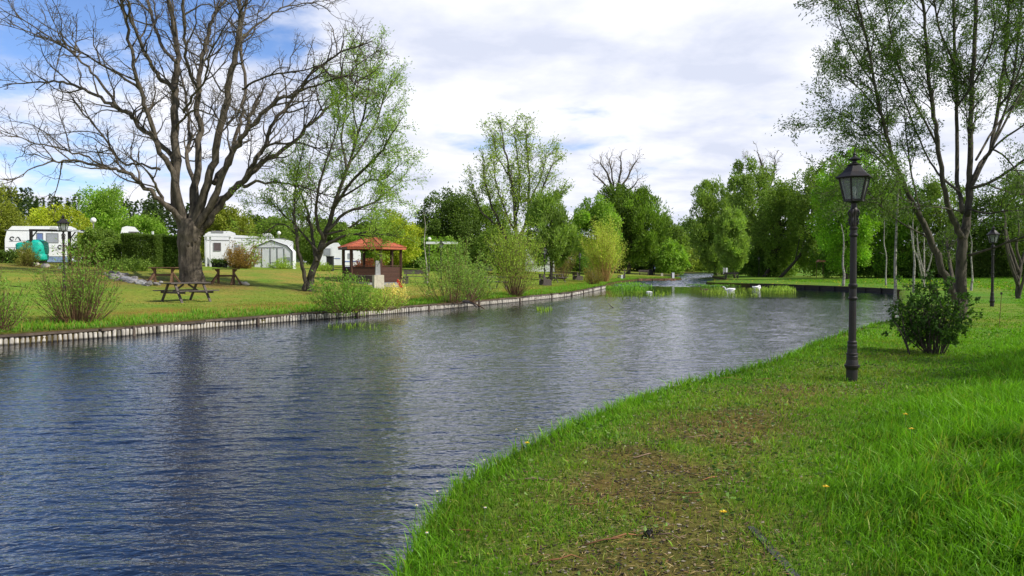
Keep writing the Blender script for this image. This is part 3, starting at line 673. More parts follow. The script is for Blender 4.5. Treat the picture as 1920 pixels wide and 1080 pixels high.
stool('willow_shrub', 'upright vase-shaped willow shrub with bare brown lower stems at the timber edge', 965, 556, 145, 95, 90, YG, .12, 5, 'stem_red', 47, group='shrubs along the far bank', lo=.4, base=.25, curve=.2)
stool('willow_shrub', 'round twiggy brown shrub behind the farther picnic table', 1055, 524, 78, 55, 90, OL, .13, 3, 'stem_red', 48, group='shrubs along the far bank', lo=.3, base=.3)
stool('willow_shrub', 'tall yellow-stemmed willow shrub where the timber edge ends', 1134, 529, 108, 70, 90, ((.20,.27,.06),(.32,.36,.10)), .17, 7, 'stem_yellow', 49, group='shrubs along the far bank', lo=.42, base=.45, rs=.03, curve=.1)
stool('leafy_shrub', 'small dark reddish shrub at the foot of the yellow willow', 1113, 535, 38, 40, 50, ((.10,.11,.03),(.16,.13,.04)), .12, 5, 'stem_red', 50, group='shrubs along the far bank', lo=.1)
stool('willow_shrub', 'small grey willow shrub left of the yellow-stemmed willow', 1107, 521, 58, 40, 50, MG, .15, 6, 'bark_grey', 51, group='shrubs along the far bank', lo=.2)
stool('brown_shrub', 'rust-brown shrub in front of the white awning', 454, 493, 46, 50, 110, ((.15,.085,.035),(.18,.13,.045)), .13, 6, 'stem_red', 52, lo=.05, base=.5, Yfix=60)
stool('brown_shrub', 'dark red shrub seen through the open pavilion', 691, 497, 26, 34, 60, ((.11,.035,.03),(.16,.06,.05)), .18, 8, 'stem_red', 53, lo=.02, base=.5, Yfix=62)
stool('leafy_shrub', 'small round green shrub beside the little caravan behind the willow', 604, 495, 18, 22, 40, YG, .13, 8, 'stem_red', 54, lo=.02, base=.4, Yfix=62)
stool('leafy_shrub', 'low bright green shrub at the foot of the white awning', 530, 494, 18, 30, 40, YG, .13, 8, 'stem_red', 55, lo=.02, base=.5, Yfix=62)
stool('leafy_shrub', 'small olive conifer-like shrub in front of the teal tarpaulin', 51, 500, 42, 22, 60, OL, .09, 12, 'stem_red', 56, lo=.02, base=.3)
stool('dry_grass_tuft', 'tuft of dry straw-coloured grass in front of the pavilion', 740, 572, 44, 30, 60, ((.40,.36,.18),(.50,.44,.22)), .1, 3, 'stem_yellow', 57, lo=.5, base=.3, rs=.005)

# near green bush under the dark willow
def near_bush():
    rng = np.random.default_rng(61); b = Gd(1752, 664)
    root = thing('green_bush', 'dense dark green leafy bush in long grass in front of the big right-hand willow', 'bush', b)
    g = Geo(); tips = []; k = b[1]/FP
    for i in range(34):
        a = rng.uniform(0, 2*PI); o = rng.uniform(.1, 1); hh = k*150*rng.uniform(.6, 1.05)*(1-.35*o*o); wd = k*rng.uniform(45, 88)
        m = 8; t = np.linspace(0, 1, m)
        pts = b + np.array([math.cos(a)*.1, math.sin(a)*.1, -.05]) + np.outer(t**.9, [math.cos(a)*wd*o, math.sin(a)*wd*o, 0]) + np.outer(t, [0, 0, hh]) + rng.normal(0, .045, (m, 3))*t[:, None]
        r = np.linspace(.014, .004, m); g.tube(pts, r, 5, cap=False); tips.append(pts[3:])
        sprout(g, pts, r, 0, [dict(per=6.5, ang=(30, 75), len=(.18, .5), r=.006, r1=.0025, seg=4, wig=.2, sides=3, t0=.12), dict(per=6, ang=(30, 70), len=(.06, .2), r=.003, r1=.0015, seg=3, wig=.2, sides=3, t0=.1)], rng, tips)
    build('stems', g, M['bark_dark'], root, smooth=True)
    build('foliage', leaves_on(tips, 17, .06, .04, rng, (.018,.048,.011), (.04,.085,.018), .02, .0, flat=.3, along=.5), M['leaf'], root)
near_bush()
def dead_stems():
    b = Gd(1706, 668); root = thing('bare_sapling', 'thin dark leafless shoots leaning left of the green bush', 'sapling', b); g = Geo(); Y = b[1]
    for rows in ([(1706,668,3.4),(1700,650,3),(1690,625,2.4),(1679,603,1.4)], [(1707,668,3),(1699,640,2.4),(1694,610,1.8),(1690,585,1)], [(1700,650,2),(1711,640,1.6),(1722,632,1)], [(1690,625,1.6),(1684,618,1.2),(1676,600,.8)]):
        p, r = limb(rows, Y, Y+.1); g.tube(p, r, 5)
    build('stems', g, M['bark_dark'], root, smooth=True)
dead_stems()

# birch saplings and poles on the right
def sapling(name, label, px, py, top, mat, wd, seed, forks=0, leaf=0, lean=0, group='saplings on the right bank', Yf=None):
    rng = np.random.default_rng(seed); b = Gd(px, py) if Yf is None else np.array([W(px,py,Yf)[0], Yf, H(W(px,py,Yf)[0], Yf)]); Y = b[1]; g = Geo(); tips = []
    root = thing(name, label, 'sapling', b, group=group)
    n = 6; ys = np.linspace(py+3, top, n); rows = [(px + lean*(i/(n-1)) + rng.normal(0, 2), y, max(wd*(1-.75*i/(n-1)), 1)) for i, y in enumerate(ys)]; rows[0] = (px, py+3, wd*1.25)
    T = [limb(rows, Y, Y + rng.uniform(-.5, .5), 4, rng, .01)]
    for f in range(forks):
        d = rng.choice([-1, 1]) * rng.uniform(12, 26); s = rng.uniform(.0, .35); y0 = py + (top-py)*s
        T.append(limb([(px, y0, wd*.8), (px+d*.4, y0+(top-py)*.18, wd*.65), (px+d*.8, y0+(top-py)*.4, wd*.5), (px+d, y0+(top-py)*.7, wd*.25)], Y, Y+rng.uniform(-1, 1), 4, rng, .01))
    for p, r in T: g.tube(p, r, 7)
    for p, r in T: sprout(g, p, r, 0, [dict(per=1.6, ang=(30, 65), len=(.3, 1.1), r=.008, r1=.003, seg=4, wig=.15, sides=3, up=.25, t0=.35)], rng, tips)
    build('trunk', g, M[mat], root, smooth=True)
    if leaf: build('crown', leaves_on(tips, leaf, .07, .045, rng, (.07,.15,.025), (.13,.2,.04), .05), M['leaf'], root)
sapling('birch_sapling', 'slim birch sapling at the water edge left of the green bush', 1676, 600, 320, 'birch', 7, 71, 0, 6, 8)
sapling('birch_sapling', 'thin white-stemmed birch sapling just right of the near lamp post, on the far lawn', 1661, 535, 400, 'birch', 3, 72, 0, 5)
sapling('birch_sapling', 'white birch sapling on the far bank left of the near lamp post', 1581, 536, 420, 'birch', 5, 73, 0, 5)
sapling('birch_sapling', 'birch sapling with patchy bark standing at the corner of the dark bank', 1713, 549, 400, 'birch', 5, 74, 0, 6)
sapling('birch_sapling', 'pale many-stemmed birch sapling seen between the two stems of the willow', 1732, 538, 415, 'birch', 4, 75, 4, 4)
sapling('birch_sapling', 'white sapling stem between the big willow and the second lamp post', 1820, 545, 430, 'birch', 4, 76, 0, 3)
sapling('coppiced_tree', 'cluster of grey coppiced stems at the right edge beyond the second lamp post', 1909, 560, 400, 'bark_grey', 8, 77, 5, 5)
sapling('young_tree', 'thin staked young tree with few leaves right of the pavilion bench', 801, 532, 398, 'birch', 3, 78, 0, 10, -6, group=None)

# ------------------------------------------------------------------ full-crowned trees farther off
def crown_tree(name, label, x0, x1, ytop, ybot, Y, c0, c1, n=22000, seed=0, style='round', lobes=70, trunk=True, cat='tree', group=None, size=.0021, base_px=None, gap=.07, mat='bark_dark', dep=.85, tx=None):
    rng = np.random.default_rng(seed + 1000); px = (x0+x1)/2; c = W(px, (ytop+ybot+14)/2, Y); a = (x1-x0)/2*Y/FP*1.13; hz = (ybot-ytop+14)/2*Y/FP*1.06; lobes = int(lobes*1.9); n = int(n*1.35); zb = H(c[0], Y)
    bx = W(tx, 500, Y)[0] if tx else c[0]
    root = thing(name, label, cat, (bx, Y, zb), group=group); off = np.array([c[0], Y, c[2]])
    cc = []; rr = []
    while len(cc) < lobes:
        q = rng.uniform(-1, 1, 3); r = np.linalg.norm(q)
        if r > 1 or r < .3: continue
        z = q[2]
        if style == 'round': s = 1.
        elif style == 'egg': s = 1 - .35*max(z, 0) ; 
        elif style == 'vase': s = .62 + .38*(z+1)/2 + (0 if z < .5 else -.5*(z-.5))
        elif style == 'cone': s = 1.05 - .75*(z+1)/2
        else: s = 1.
        R1 = rng.uniform(.11, .24)
        cc.append(np.array([q[0]*a*s, q[1]*a*dep*s, q[2]*hz])*(1-R1*.75)); rr.append(R1)
    cc = np.array(cc); rr = np.array(rr); k = rng.integers(0, lobes, n); d = rng.normal(0, 1, (n, 3)); d /= np.linalg.norm(d, axis=1, keepdims=True)
    rad = rng.uniform(.35, 1.08, n)**.6; sc = np.array([a, a*dep, (a+hz)/2 if style != 'flat' else hz])
    loc = d * rad[:, None] * rr[k][:, None] * sc
    P = cc[k] + loc * np.where(rng.uniform(0, 1, (n, 1)) < .12, rng.uniform(1, 1.9, (n, 1)), 1)
    # ragged outline: drop leaves where a coarse 3-D noise is low
    nz = np.sin(P[:, 0]*1.9/a*3 + seed) + np.sin(P[:, 1]*2.3/a*3 + seed*2) + np.sin(P[:, 2]*2.7/hz*3 + seed*.7)
    keep = (nz + rng.normal(0, .9, n)) > (-1.6 + gap*3); P = P[keep]; d = d[keep]; k = k[keep]
    if style == 'willow' or name.startswith('willow'):
        D = d*.5 + np.array([0, 0, .8]) + rng.normal(0, .35, P.shape); Ls, Ws = size*Y*1.9, size*Y*.62
    else: D = d*.6 + rng.normal(0, .6, P.shape); Ls, Ws = size*Y*1.25, size*Y*.85
    lobec = rng.uniform(.74, 1.27, lobes)[k][:, None]
    v, f, col = kites(P + off, D, Ls, Ws, rng, c0, c1)
    col = col.reshape(-1, 4, 3) * lobec[:, None] ; build('crown', Geo().add(v, f, col.reshape(-1, 3)), M['leaf'], root)
    if trunk:
        g = Geo(); top = off + np.array([0, 0, hz*.4]); tr = max(.12, a*.05); b = np.array([bx, Y, zb-.1])
        mid = b*.4 + (off - np.array([0, 0, hz*.3]))*.6 + rng.normal(0, a*.04, 3)
        p = catmull([b, mid, off - np.array([0, 0, hz*.1]), top], 4); g.tube(p, np.linspace(tr*1.3, tr*.3, len(p)), 8)
        for j in range(0, lobes, max(1, lobes//22)):
            t = rng.integers(3, len(p)-2); g.tube(catmull([p[t], (p[t]+off+cc[j])/2 + rng.normal(0, a*.05, 3), off+cc[j]], 3), np.linspace(tr*.4, tr*.08, 7), 5, cap=False)
        build('trunk', g, M[mat], root, smooth=True)
    return root
DK = ((.042,.078,.022), (.075,.115,.032)); MD = ((.07,.12,.03), (.12,.175,.048)); LT = ((.10,.185,.035), (.16,.25,.05)); SV = ((.095,.155,.05), (.15,.21,.075)); OV = ((.10,.125,.025), (.15,.17,.035)); YL = ((.17,.22,.03), (.26,.28,.04))  # DK and MD lightened: haze over the far treeline put into the leaf colour
GL = 'trees and hedges behind the left caravans'
crown_tree('broadleaf_tree', 'dark olive tree at the far left edge beside the large motorhome', -60, 52, 335, 500, 56, *OV, n=16000, seed=1, group=GL)
crown_tree('broadleaf_tree', 'light green rounded tree rising behind the large motorhome', 145, 238, 342, 470, 78, *LT, n=14000, seed=2, group=GL)
crown_tree('broadleaf_tree', 'low yellow-green tree right above the roof of the large motorhome', 55, 165, 385, 462, 72, *YL, n=12000, seed=3, group=GL)
crown_tree('broadleaf_tree', 'small fresh green tree behind the clipped hedges', 225, 312, 398, 475, 70, *LT, n=12000, seed=4, group=GL)
crown_tree('broadleaf_tree', 'olive tree directly right of the huge bare trunk', 375, 478, 386, 472, 92, *OV, n=13000, seed=5, group=GL)
crown_tree('broadleaf_tree', 'darker tree behind the white canvas awning', 470, 570, 402, 480, 100, *MD, n=12000, seed=6, group=GL)
crown_tree('broadleaf_tree', 'tree with loose crown behind the slender willow', 555, 665, 405, 485, 92, *MD, n=12000, seed=7, group=GL)
crown_tree('broadleaf_tree', 'yellow-green tree just behind the pavilion roof', 690, 790, 396, 492, 78, *YL, n=16000, seed=8, group=GL)
crown_tree('broadleaf_tree', 'smaller green tree filling the gap behind the pavilion', 640, 730, 425, 492, 82, *LT, n=9000, seed=9, group=GL)
crown_tree('leafy_shrub', 'big loose dark green shrub right of the large motorhome', 138, 232, 428, 500, 52, *MD, n=17000, seed=10, group=GL, cat='shrub', trunk=False)
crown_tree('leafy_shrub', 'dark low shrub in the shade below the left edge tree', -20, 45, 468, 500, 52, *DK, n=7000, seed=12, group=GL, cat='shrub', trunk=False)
crown_tree('leafy_shrub', 'loose mid-green shrub spreading beside the left lamp post on the slope', 185, 300, 486, 522, 47, *MD, n=6000, seed=13, group=GL, cat='shrub', trunk=False, gap=.2)
GM = 'trees in the middle distance left of the stream'
crown_tree('chestnut_tree', 'dark glossy round-crowned chestnut with pale blossom right of the pavilion', 780, 906, 357, 482, 96, *DK, n=24000, seed=20, group=GM, lobes=90)
crown_tree('broadleaf_tree', 'dark grey-green tree between the chestnut and the tall poplar-like willow', 862, 962, 372, 492, 100, *MD, n=16000, seed=21, group=GM)
crown_tree('broadleaf_tree', 'small green tree in front of the chestnut trunk', 770, 860, 440, 497, 84, *LT, n=9000, seed=22, group=GM, gap=.2)
crown_tree('broadleaf_tree', 'green tree behind the vase-shaped willow shrub', 880, 985, 425, 500, 90, *MD, n=13000, seed=23, group=GM)
crown_tree('willow_tree', 'silvery round willow right of the tall see-through willow', 985, 1082, 356, 498, 80, *SV, n=26000, seed=24, group=GM, style='willow')
crown_tree('broadleaf_tree', 'bushy yellow-tinged green tree behind the yellow-stemmed willow', 1072, 1165, 366, 502, 112, *LT, n=24000, seed=25, group=GM)
crown_tree('willow_tree', 'large dome-shaped weeping willow above the person on the point', 1125, 1250, 352, 484, 140, (.07,.13,.025), (.12,.19,.04), n=34000, seed=26, group=GM, style='willow', lobes=90, tx=1178)
crown_tree('broadleaf_tree', 'darker tree closing the dome willow on its right', 1205, 1285, 398, 508, 182, *MD, n=16000, seed=27, group=GM)
crown_tree('broadleaf_tree', 'low green tree overhanging the narrow channel from the left', 1215, 1290, 450, 508, 172, *LT, n=12000, seed=28, group=GM, tx=1248)
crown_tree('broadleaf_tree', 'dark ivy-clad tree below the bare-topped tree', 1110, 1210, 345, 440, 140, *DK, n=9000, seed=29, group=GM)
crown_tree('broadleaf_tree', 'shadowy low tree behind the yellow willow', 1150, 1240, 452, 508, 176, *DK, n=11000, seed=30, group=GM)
GR = 'trees along the far right bank'
crown_tree('willow_tree', 'tall pale willow left end of the right-hand tree row', 1292, 1392, 330, 500, 140, *SV, n=24000, seed=40, group=GR, style='willow')
crown_tree('broadleaf_tree', 'tallest grey-green tree of the right-hand row with thin top', 1358, 1465, 292, 500, 128, *SV, n=26000, seed=41, group=GR, gap=.1, lobes=80)
crown_tree('willow_tree', 'smaller silvery fan-shaped willow at the corner of the right bank', 1336, 1408, 385, 506, 108, (.12,.19,.06), (.18,.25,.09), n=18000, seed=42, group=GR, style='vase', tx=1378, mat='bark_grey')
crown_tree('broadleaf_tree', 'dark green tree behind the distant lamp post', 1412, 1512, 330, 512, 118, *MD, n=24000, seed=43, group=GR, tx=1432)
crown_tree('broadleaf_tree', 'dark tree with leaning trunk left of the lawn', 1478, 1565, 300, 512, 112, *MD, n=22000, seed=44, group=GR, tx=1462)
crown_tree('maple_tree', 'bright fresh green maple behind the lantern of the near lamp post', 1520, 1655, 262, 500, 92, (.085,.18,.02), (.15,.26,.035), n=36000, seed=45, group=GR, lobes=90, gap=.06)
crown_tree('broadleaf_tree', 'green tree behind the thin birch saplings', 1622, 1735, 330, 512, 98, (.06,.13,.02), (.11,.19,.03), n=24000, seed=46, group=GR)
crown_tree('broadleaf_tree', 'shaded tree behind the trunk of the big right willow', 1695, 1830, 325, 515, 96, *MD, n=20000, seed=47, group=GR, gap=.05)
crown_tree('broadleaf_tree', 'dark tree behind the second lamp post', 1800, 1925, 345, 518, 92, *DK, n=18000, seed=48, group=GR)
crown_tree('broadleaf_tree', 'dark tree beyond the right edge, its crown reaching into the frame', 1865, 2050, 300, 518, 88, *MD, n=24000, seed=49, group=GR)
crown_tree('broadleaf_tree', 'low dark undergrowth tree at the end of the far lawn', 1530, 1640, 440, 514, 104, (.04,.09,.015), (.07,.14,.025), n=14000, seed=50, group=GR)
crown_tree('leafy_shrub', 'long dark shrub closing the lawn behind the birch saplings', 1620, 1790, 465, 518, 100, (.04,.08,.016), (.07,.12,.025), n=18000, seed=51, group=GR, cat='shrub', trunk=False)
crown_tree('leafy_shrub', 'dark shrub closing the lawn right of the second lamp post', 1780, 1990, 462, 520, 94, *DK, n=18000, seed=52, group=GR, cat='shrub', trunk=False)
crown_tree('leafy_shrub', 'shaded shrub between the fan-shaped willow and the distant lamp', 1385, 1500, 455, 512, 122, (.04,.08,.016), (.07,.13,.03), n=14000, seed=53, group=GR, cat='shrub', trunk=False)
crown_tree('broadleaf_tree', 'hazy tree closing the end of the channel', 1252, 1345, 408, 515, 250, (.07,.12,.035), (.11,.17,.05), n=16000, seed=54)
crown_tree('leafy_shrub', 'pale green bush at the far end of the channel under the trees', 1268, 1350, 468, 514, 236, (.12,.17,.04), (.19,.23,.06), n=8000, seed=55, cat='shrub', trunk=False)
crown_tree('broadleaf_tree', 'distant dark tree in the gap left of the channel', 1225, 1300, 430, 515, 240, *MD, n=12000, seed=56)
GB = 'bushes closing the view under the trees'
for i, (lab, x0, x1, yt, yb, Y, cc) in enumerate((
    ('long dark bush row behind the large motorhome', -60, 150, 430, 498, 84, MD), ('green bush row between the motorhome and the big trunk', 140, 350, 436, 492, 88, LT),
    ('olive bush row behind the white caravan roofs', 340, 560, 428, 492, 108, OV), ('green bush row behind the slender willow', 545, 720, 436, 494, 104, MD),
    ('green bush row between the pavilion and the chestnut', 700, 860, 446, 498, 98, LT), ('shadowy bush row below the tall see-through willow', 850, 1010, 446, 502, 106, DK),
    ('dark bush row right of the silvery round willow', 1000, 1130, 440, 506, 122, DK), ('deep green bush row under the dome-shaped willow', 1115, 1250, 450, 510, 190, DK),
    ('bush row behind the row of trees on the far right bank', 1335, 1530, 446, 514, 150, MD), ('bush row in the shade behind the bright maple', 1500, 1720, 440, 516, 122, MD),
    ('bush row far behind the big right-hand willow', 1690, 1960, 452, 518, 116, DK))):
    crown_tree('leafy_shrub', lab, x0, x1, yt, yb, Y, *cc, n=16000, seed=200+i, style='flat', lobes=60, trunk=False, cat='shrub', group=GB, dep=.25)
# tree standing just right of the picture: its shade falls on the lamp, the bush and the grass
def shade_tree(name, label, loc, a, hz, zc, n, seed, c0, c1, lo=60):
    rng = np.random.default_rng(seed); b = np.array([loc[0], loc[1], H(*loc)]); root = thing(name, label, 'tree', b); off = b + np.array([0, 0, zc]); g = Geo()
    cc = rng.normal(0, 1, (lo, 3)); cc = cc/np.linalg.norm(cc, axis=1, keepdims=True)*rng.uniform(.4, .95, (lo, 1))*np.array([a, a, hz]); k = rng.integers(0, lo, n)
    d = rng.normal(0, .42, (n, 3)); P = off + cc[k] + d*a*.30
    v, f, col = kites(P, d + rng.normal(0, .4, d.shape), .10, .06, rng, c0, c1); build('crown', Geo().add(v, f, col), M['leaf'], root)
    p = catmull([b-[0,0,.1], b+[.1,.1,zc*.5], off], 4); g.tube(p, np.linspace(.24, .1, len(p)), 9)
    for j in range(lo): g.tube(catmull([p[-1-(j % 5)], off+cc[j]*.5+rng.normal(0, .2, 3), off+cc[j]], 3), np.linspace(.06, .01, 7), 5, cap=False)
    build('trunk', g, M['bark_grey'], root, smooth=True)
shade_tree('willow_tree', 'leafy tree standing just beyond the right edge and shading the near lamp and bush', (15.6, 8.6), 3.2, 2.6, 6.9, 22000, 81, (.05,.095,.03), (.085,.14,.042))
shade_tree('willow_tree', 'leafy tree beyond the right edge whose shade crosses the lower right corner', (9.7, 3.4), 1.5, 1.2, 4.6, 8000, 82, (.05,.095,.03), (.085,.14,.042))

# tall see-through willow and the bare tree
def branchy(name, label, px, py, Y, limbs, PP, leaf, L, per, mat, seed, group=None, droop=.1):
    rng = np.random.default_rng(seed); x = W(px, py, Y)[0]; b = np.array([x, Y, H(x, Y)]); root = thing(name, label, 'tree', b, group=group); g = Geo(); tips = []; T = []
    for rows, dy in limbs: T.append(limb(rows, Y, Y+dy, 4, rng, .06))
    for p, r in T: g.tube(p, r, 7)
    for p, r in T: sprout(g, p, r, 0, PP, rng, tips)
    build('trunk', g, M[mat], root, smooth=True)
    if leaf: build('crown', leaves_on(tips, per, L, L*.4, rng, *leaf, L*.9, droop), M['leaf'], root)
branchy('willow_tree', 'tall see-through willow with upright stems in the middle of the left lawn', 968, 505, 84,
    [([(968,515,9),(968,470,8),(966,420,7),(962,370,5.5),(955,320,4),(945,270,3),(940,240,1.5)], -1), ([(968,470,6),(985,420,5),(992,360,4),(990,300,3),(985,245,1.5)], 1),
     ([(968,480,6),(940,430,5),(920,380,4),(908,330,3),(905,290,1.5)], 1), ([(968,450,5),(1000,400,4.4),(1020,350,3.4),(1035,310,1.5)], -2), ([(966,420,4),(975,350,3.4),(970,290,2.6),(962,238,1.2)], 2),
     ([(930,420,4),(905,400,3),(890,370,2),(884,340,1)], 2), ([(992,380,3.4),(1015,330,2.6),(1025,285,1.2)], 2), ([(955,330,3),(930,290,2),(925,250,1)], -2), ([(970,440,4),(945,390,3),(930,340,2),(925,300,1)], -3), ([(1000,400,3),(1030,385,2),(1052,365,1)], 0)],
    [dict(per=2.2, ang=(15, 48), len=(1.0, 3.4), r=.035, r1=.014, seg=5, wig=.14, up=.25, t0=.15, sides=4), dict(per=4, ang=(18, 50), len=(.5, 1.5), r=.014, r1=.008, seg=4, wig=.16, sides=3, t0=.1, trop=-.02)],
    ((.13,.19,.065),(.21,.27,.10)), .28, 9, 'bark_grey', 91, GM)
branchy('bare_tree', 'leafless round-topped tree showing above the dome-shaped willow', 1152, 505, 142,
    [([(1150,515,10),(1152,430,8),(1150,370,6),(1140,330,4),(1125,305,2)], 1), ([(1151,380,5),(1160,340,4),(1165,310,3),(1162,292,1.4)], -1), ([(1150,370,5),(1175,335,3.6),(1188,310,2.5),(1196,298,1.2)], 2), ([(1148,360,4),(1128,340,3),(1112,325,1.5)], -2), ([(1160,345,3.4),(1180,355,2.6),(1198,335,1.3)], -2), ([(1150,350,3.4),(1146,315,2.6),(1142,297,1.2)], 3)],
    [dict(per=1.3, ang=(20, 55), len=(1.5, 3.4), r=.035, r1=.025, seg=5, wig=.18, up=.2, t0=.25, sides=4), dict(per=2.6, ang=(25, 60), len=(.7, 2.0), r=.03, r1=.022, seg=4, wig=.2, sides=3, t0=.1)],
    ((.26,.17,.11),(.30,.20,.13)), .2, 3, 'bark_grey', 92, GM)
branchy('bare_tree', 'thin half-bare tree top standing above the right-hand row of trees', 1432, 510, 132,
    [([(1432,515,9),(1434,430,7),(1432,360,5),(1428,310,3.4),(1420,285,1.5)], 1), ([(1433,370,4),(1450,330,3),(1452,295,1.5)], -1), ([(1432,350,4),(1410,320,3),(1400,298,1.4)], 2)],
    [dict(per=1.6, ang=(20, 50), len=(1.4, 3.2), r=.045, r1=.02, seg=5, wig=.18, up=.2, t0=.35, sides=4), dict(per=3, ang=(25, 60), len=(.6, 1.6), r=.02, r1=.013, seg=4, wig=.2, sides=3, t0=.1)],
    ((.16,.15,.08),(.20,.19,.09)), .2, 2, 'bark_grey', 93, GR)
# clipped hedges
def hedge(label, x0, x1, ytop, ybot, Y, depth, c0, c1, seed, n=60000):
    rng = np.random.default_rng(seed); a = W(x0, ytop, Y); b = W(x1, ytop, Y); z0 = H((a[0]+b[0])/2, Y); z1 = a[2]
    P = rng.uniform(0, 1, (n, 3)); side = rng.integers(0, 4, n)
    P[side == 0, 1] *= .12; P[side == 1, 2] = 1 - P[side == 1, 2]*.12; P[side == 2, 0] *= .06; P[side == 3, 0] = 1 - P[side == 3, 0]*.06
    P = np.array([a[0], Y, z0]) + P * np.array([b[0]-a[0], depth, z1-z0]); P += np.stack([np.zeros(n), (fbm(P[:,0], P[:,2], 1.2, seed)-.5)*.5, (fbm(P[:,0], P[:,1], .9, seed)-.5)*.35], 1)
    v, f, c = kites(P, rng.normal(0, 1, (n, 3)) + [0, -.4, .3], .11, .07, rng, c0, c1)
    root = thing('hedge', label, 'hedge', ((a[0]+b[0])/2, Y, z0), group='clipped hedges left of the big trunk')
    build('foliage', Geo().add(v, f, c), M['leaf'], root)
    g = Geo()
    for x in np.arange(a[0]+.3, b[0]-.2, .5): g.tube([(x, Y+depth*.5, z0-.05), (x+.1, Y+depth*.5, z0+(z1-z0)*.5), (x-.05, Y+depth*.45, z1-.3)], [.04,.03,.015], 5)
    build('stems', g, M['bark_dark'], root)
hedge('square-clipped dark green hedge beside the loose shrub left of the big trunk', 228, 292, 440, 492, 51, 1.6, *DK, 101)
hedge('darker clipped hedge directly left of the big bare tree trunk', 291, 338, 443, 492, 52, 1.6, (.025,.055,.012), (.05,.09,.02), 102)

# far dark pine wood
def pines():
    rng = np.random.default_rng(111); g = Geo(); PT = []; DD = []
    for i in range(150):
        px = rng.uniform(-150, 1000); Y = rng.uniform(210, 270); base = W(px, 500, Y); z0 = H(base[0], Y)
        top = np.interp(px, [-150, 60, 130, 250, 330, 480, 700, 1000], [352, 358, 372, 372, 388, 405, 425, 440]) + rng.normal(0, 7); zt = W(px, top, Y)[2]; h = zt - z0; n = 420
        t = rng.uniform(.05, 1, n)**.8; a = rng.uniform(0, 2*PI, n); r = (1-t)**.7 * rng.uniform(.3, 1, n) * 3.0 + .3
        PT.append(np.stack([base[0] + r*np.cos(a), Y + r*np.sin(a), z0 + h*t], 1)); DD.append(np.stack([np.cos(a), np.sin(a), np.full(n, -.1)], 1))
    P = np.concatenate(PT); D = np.concatenate(DD); v, f, c = kites(P, D + rng.normal(0, .4, D.shape), 1.1, .55, rng, (.022,.04,.018), (.04,.065,.024))
    o = build('pine_wood', Geo().add(v, f, c), M['leaf']); tag(o, 'dark line of far-off pine wood on the horizon behind the campsite', 'pine wood', kind='stuff')
pines()

# ------------------------------------------------------------------ grass
def blades(x, y, z, h, wd, lean, c, rng, seg=2, dirb=None):
    n = len(x); a = rng.uniform(0, 2*PI, n); la = rng.uniform(0, 2*PI, n) if dirb is None else dirb
    u = np.stack([np.cos(a), np.sin(a), np.zeros(n)], 1); l = np.stack([np.cos(la), np.sin(la), np.zeros(n)], 1)
    b = np.stack([x, y, z - .01], 1); rows = []
    for k in range(seg):
        t = k / seg; c0 = b + l*(lean*h*t**1.8)[:, None] + np.array([0, 0, 1.])*(h*t*(1-.12*lean*t))[:, None]; ww = (wd/2*(1-.55*t))[:, None]
        rows += [c0 - u*ww, c0 + u*ww]
    rows.append(b + l*(lean*h)[:, None] + np.array([0, 0, 1.])*(h*(1-.25*lean))[:, None])
    m = 2*seg + 1; v = np.stack(rows, 1).reshape(-1, 3); i = np.arange(n)*m
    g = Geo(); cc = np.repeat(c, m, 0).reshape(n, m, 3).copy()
    fac = np.repeat(np.arange(seg)/seg, 2); fac = np.append(fac, 1.0); cc *= (.32 + .82*fac)[None, :, None]  # blade roots darkened: shade low in the grass is put into the colour
    q = [np.stack([i+2*k, i+2*k+1, i+2*k+3, i+2*k+2], 1) for k in range(seg-1)]
    g.add(v, np.concatenate(q) if q else np.zeros((0, 4), int), cc.reshape(-1, 3)); g.f3.append(np.stack([i+2*seg-2, i+2*seg-1, i+2*seg], 1)); return g
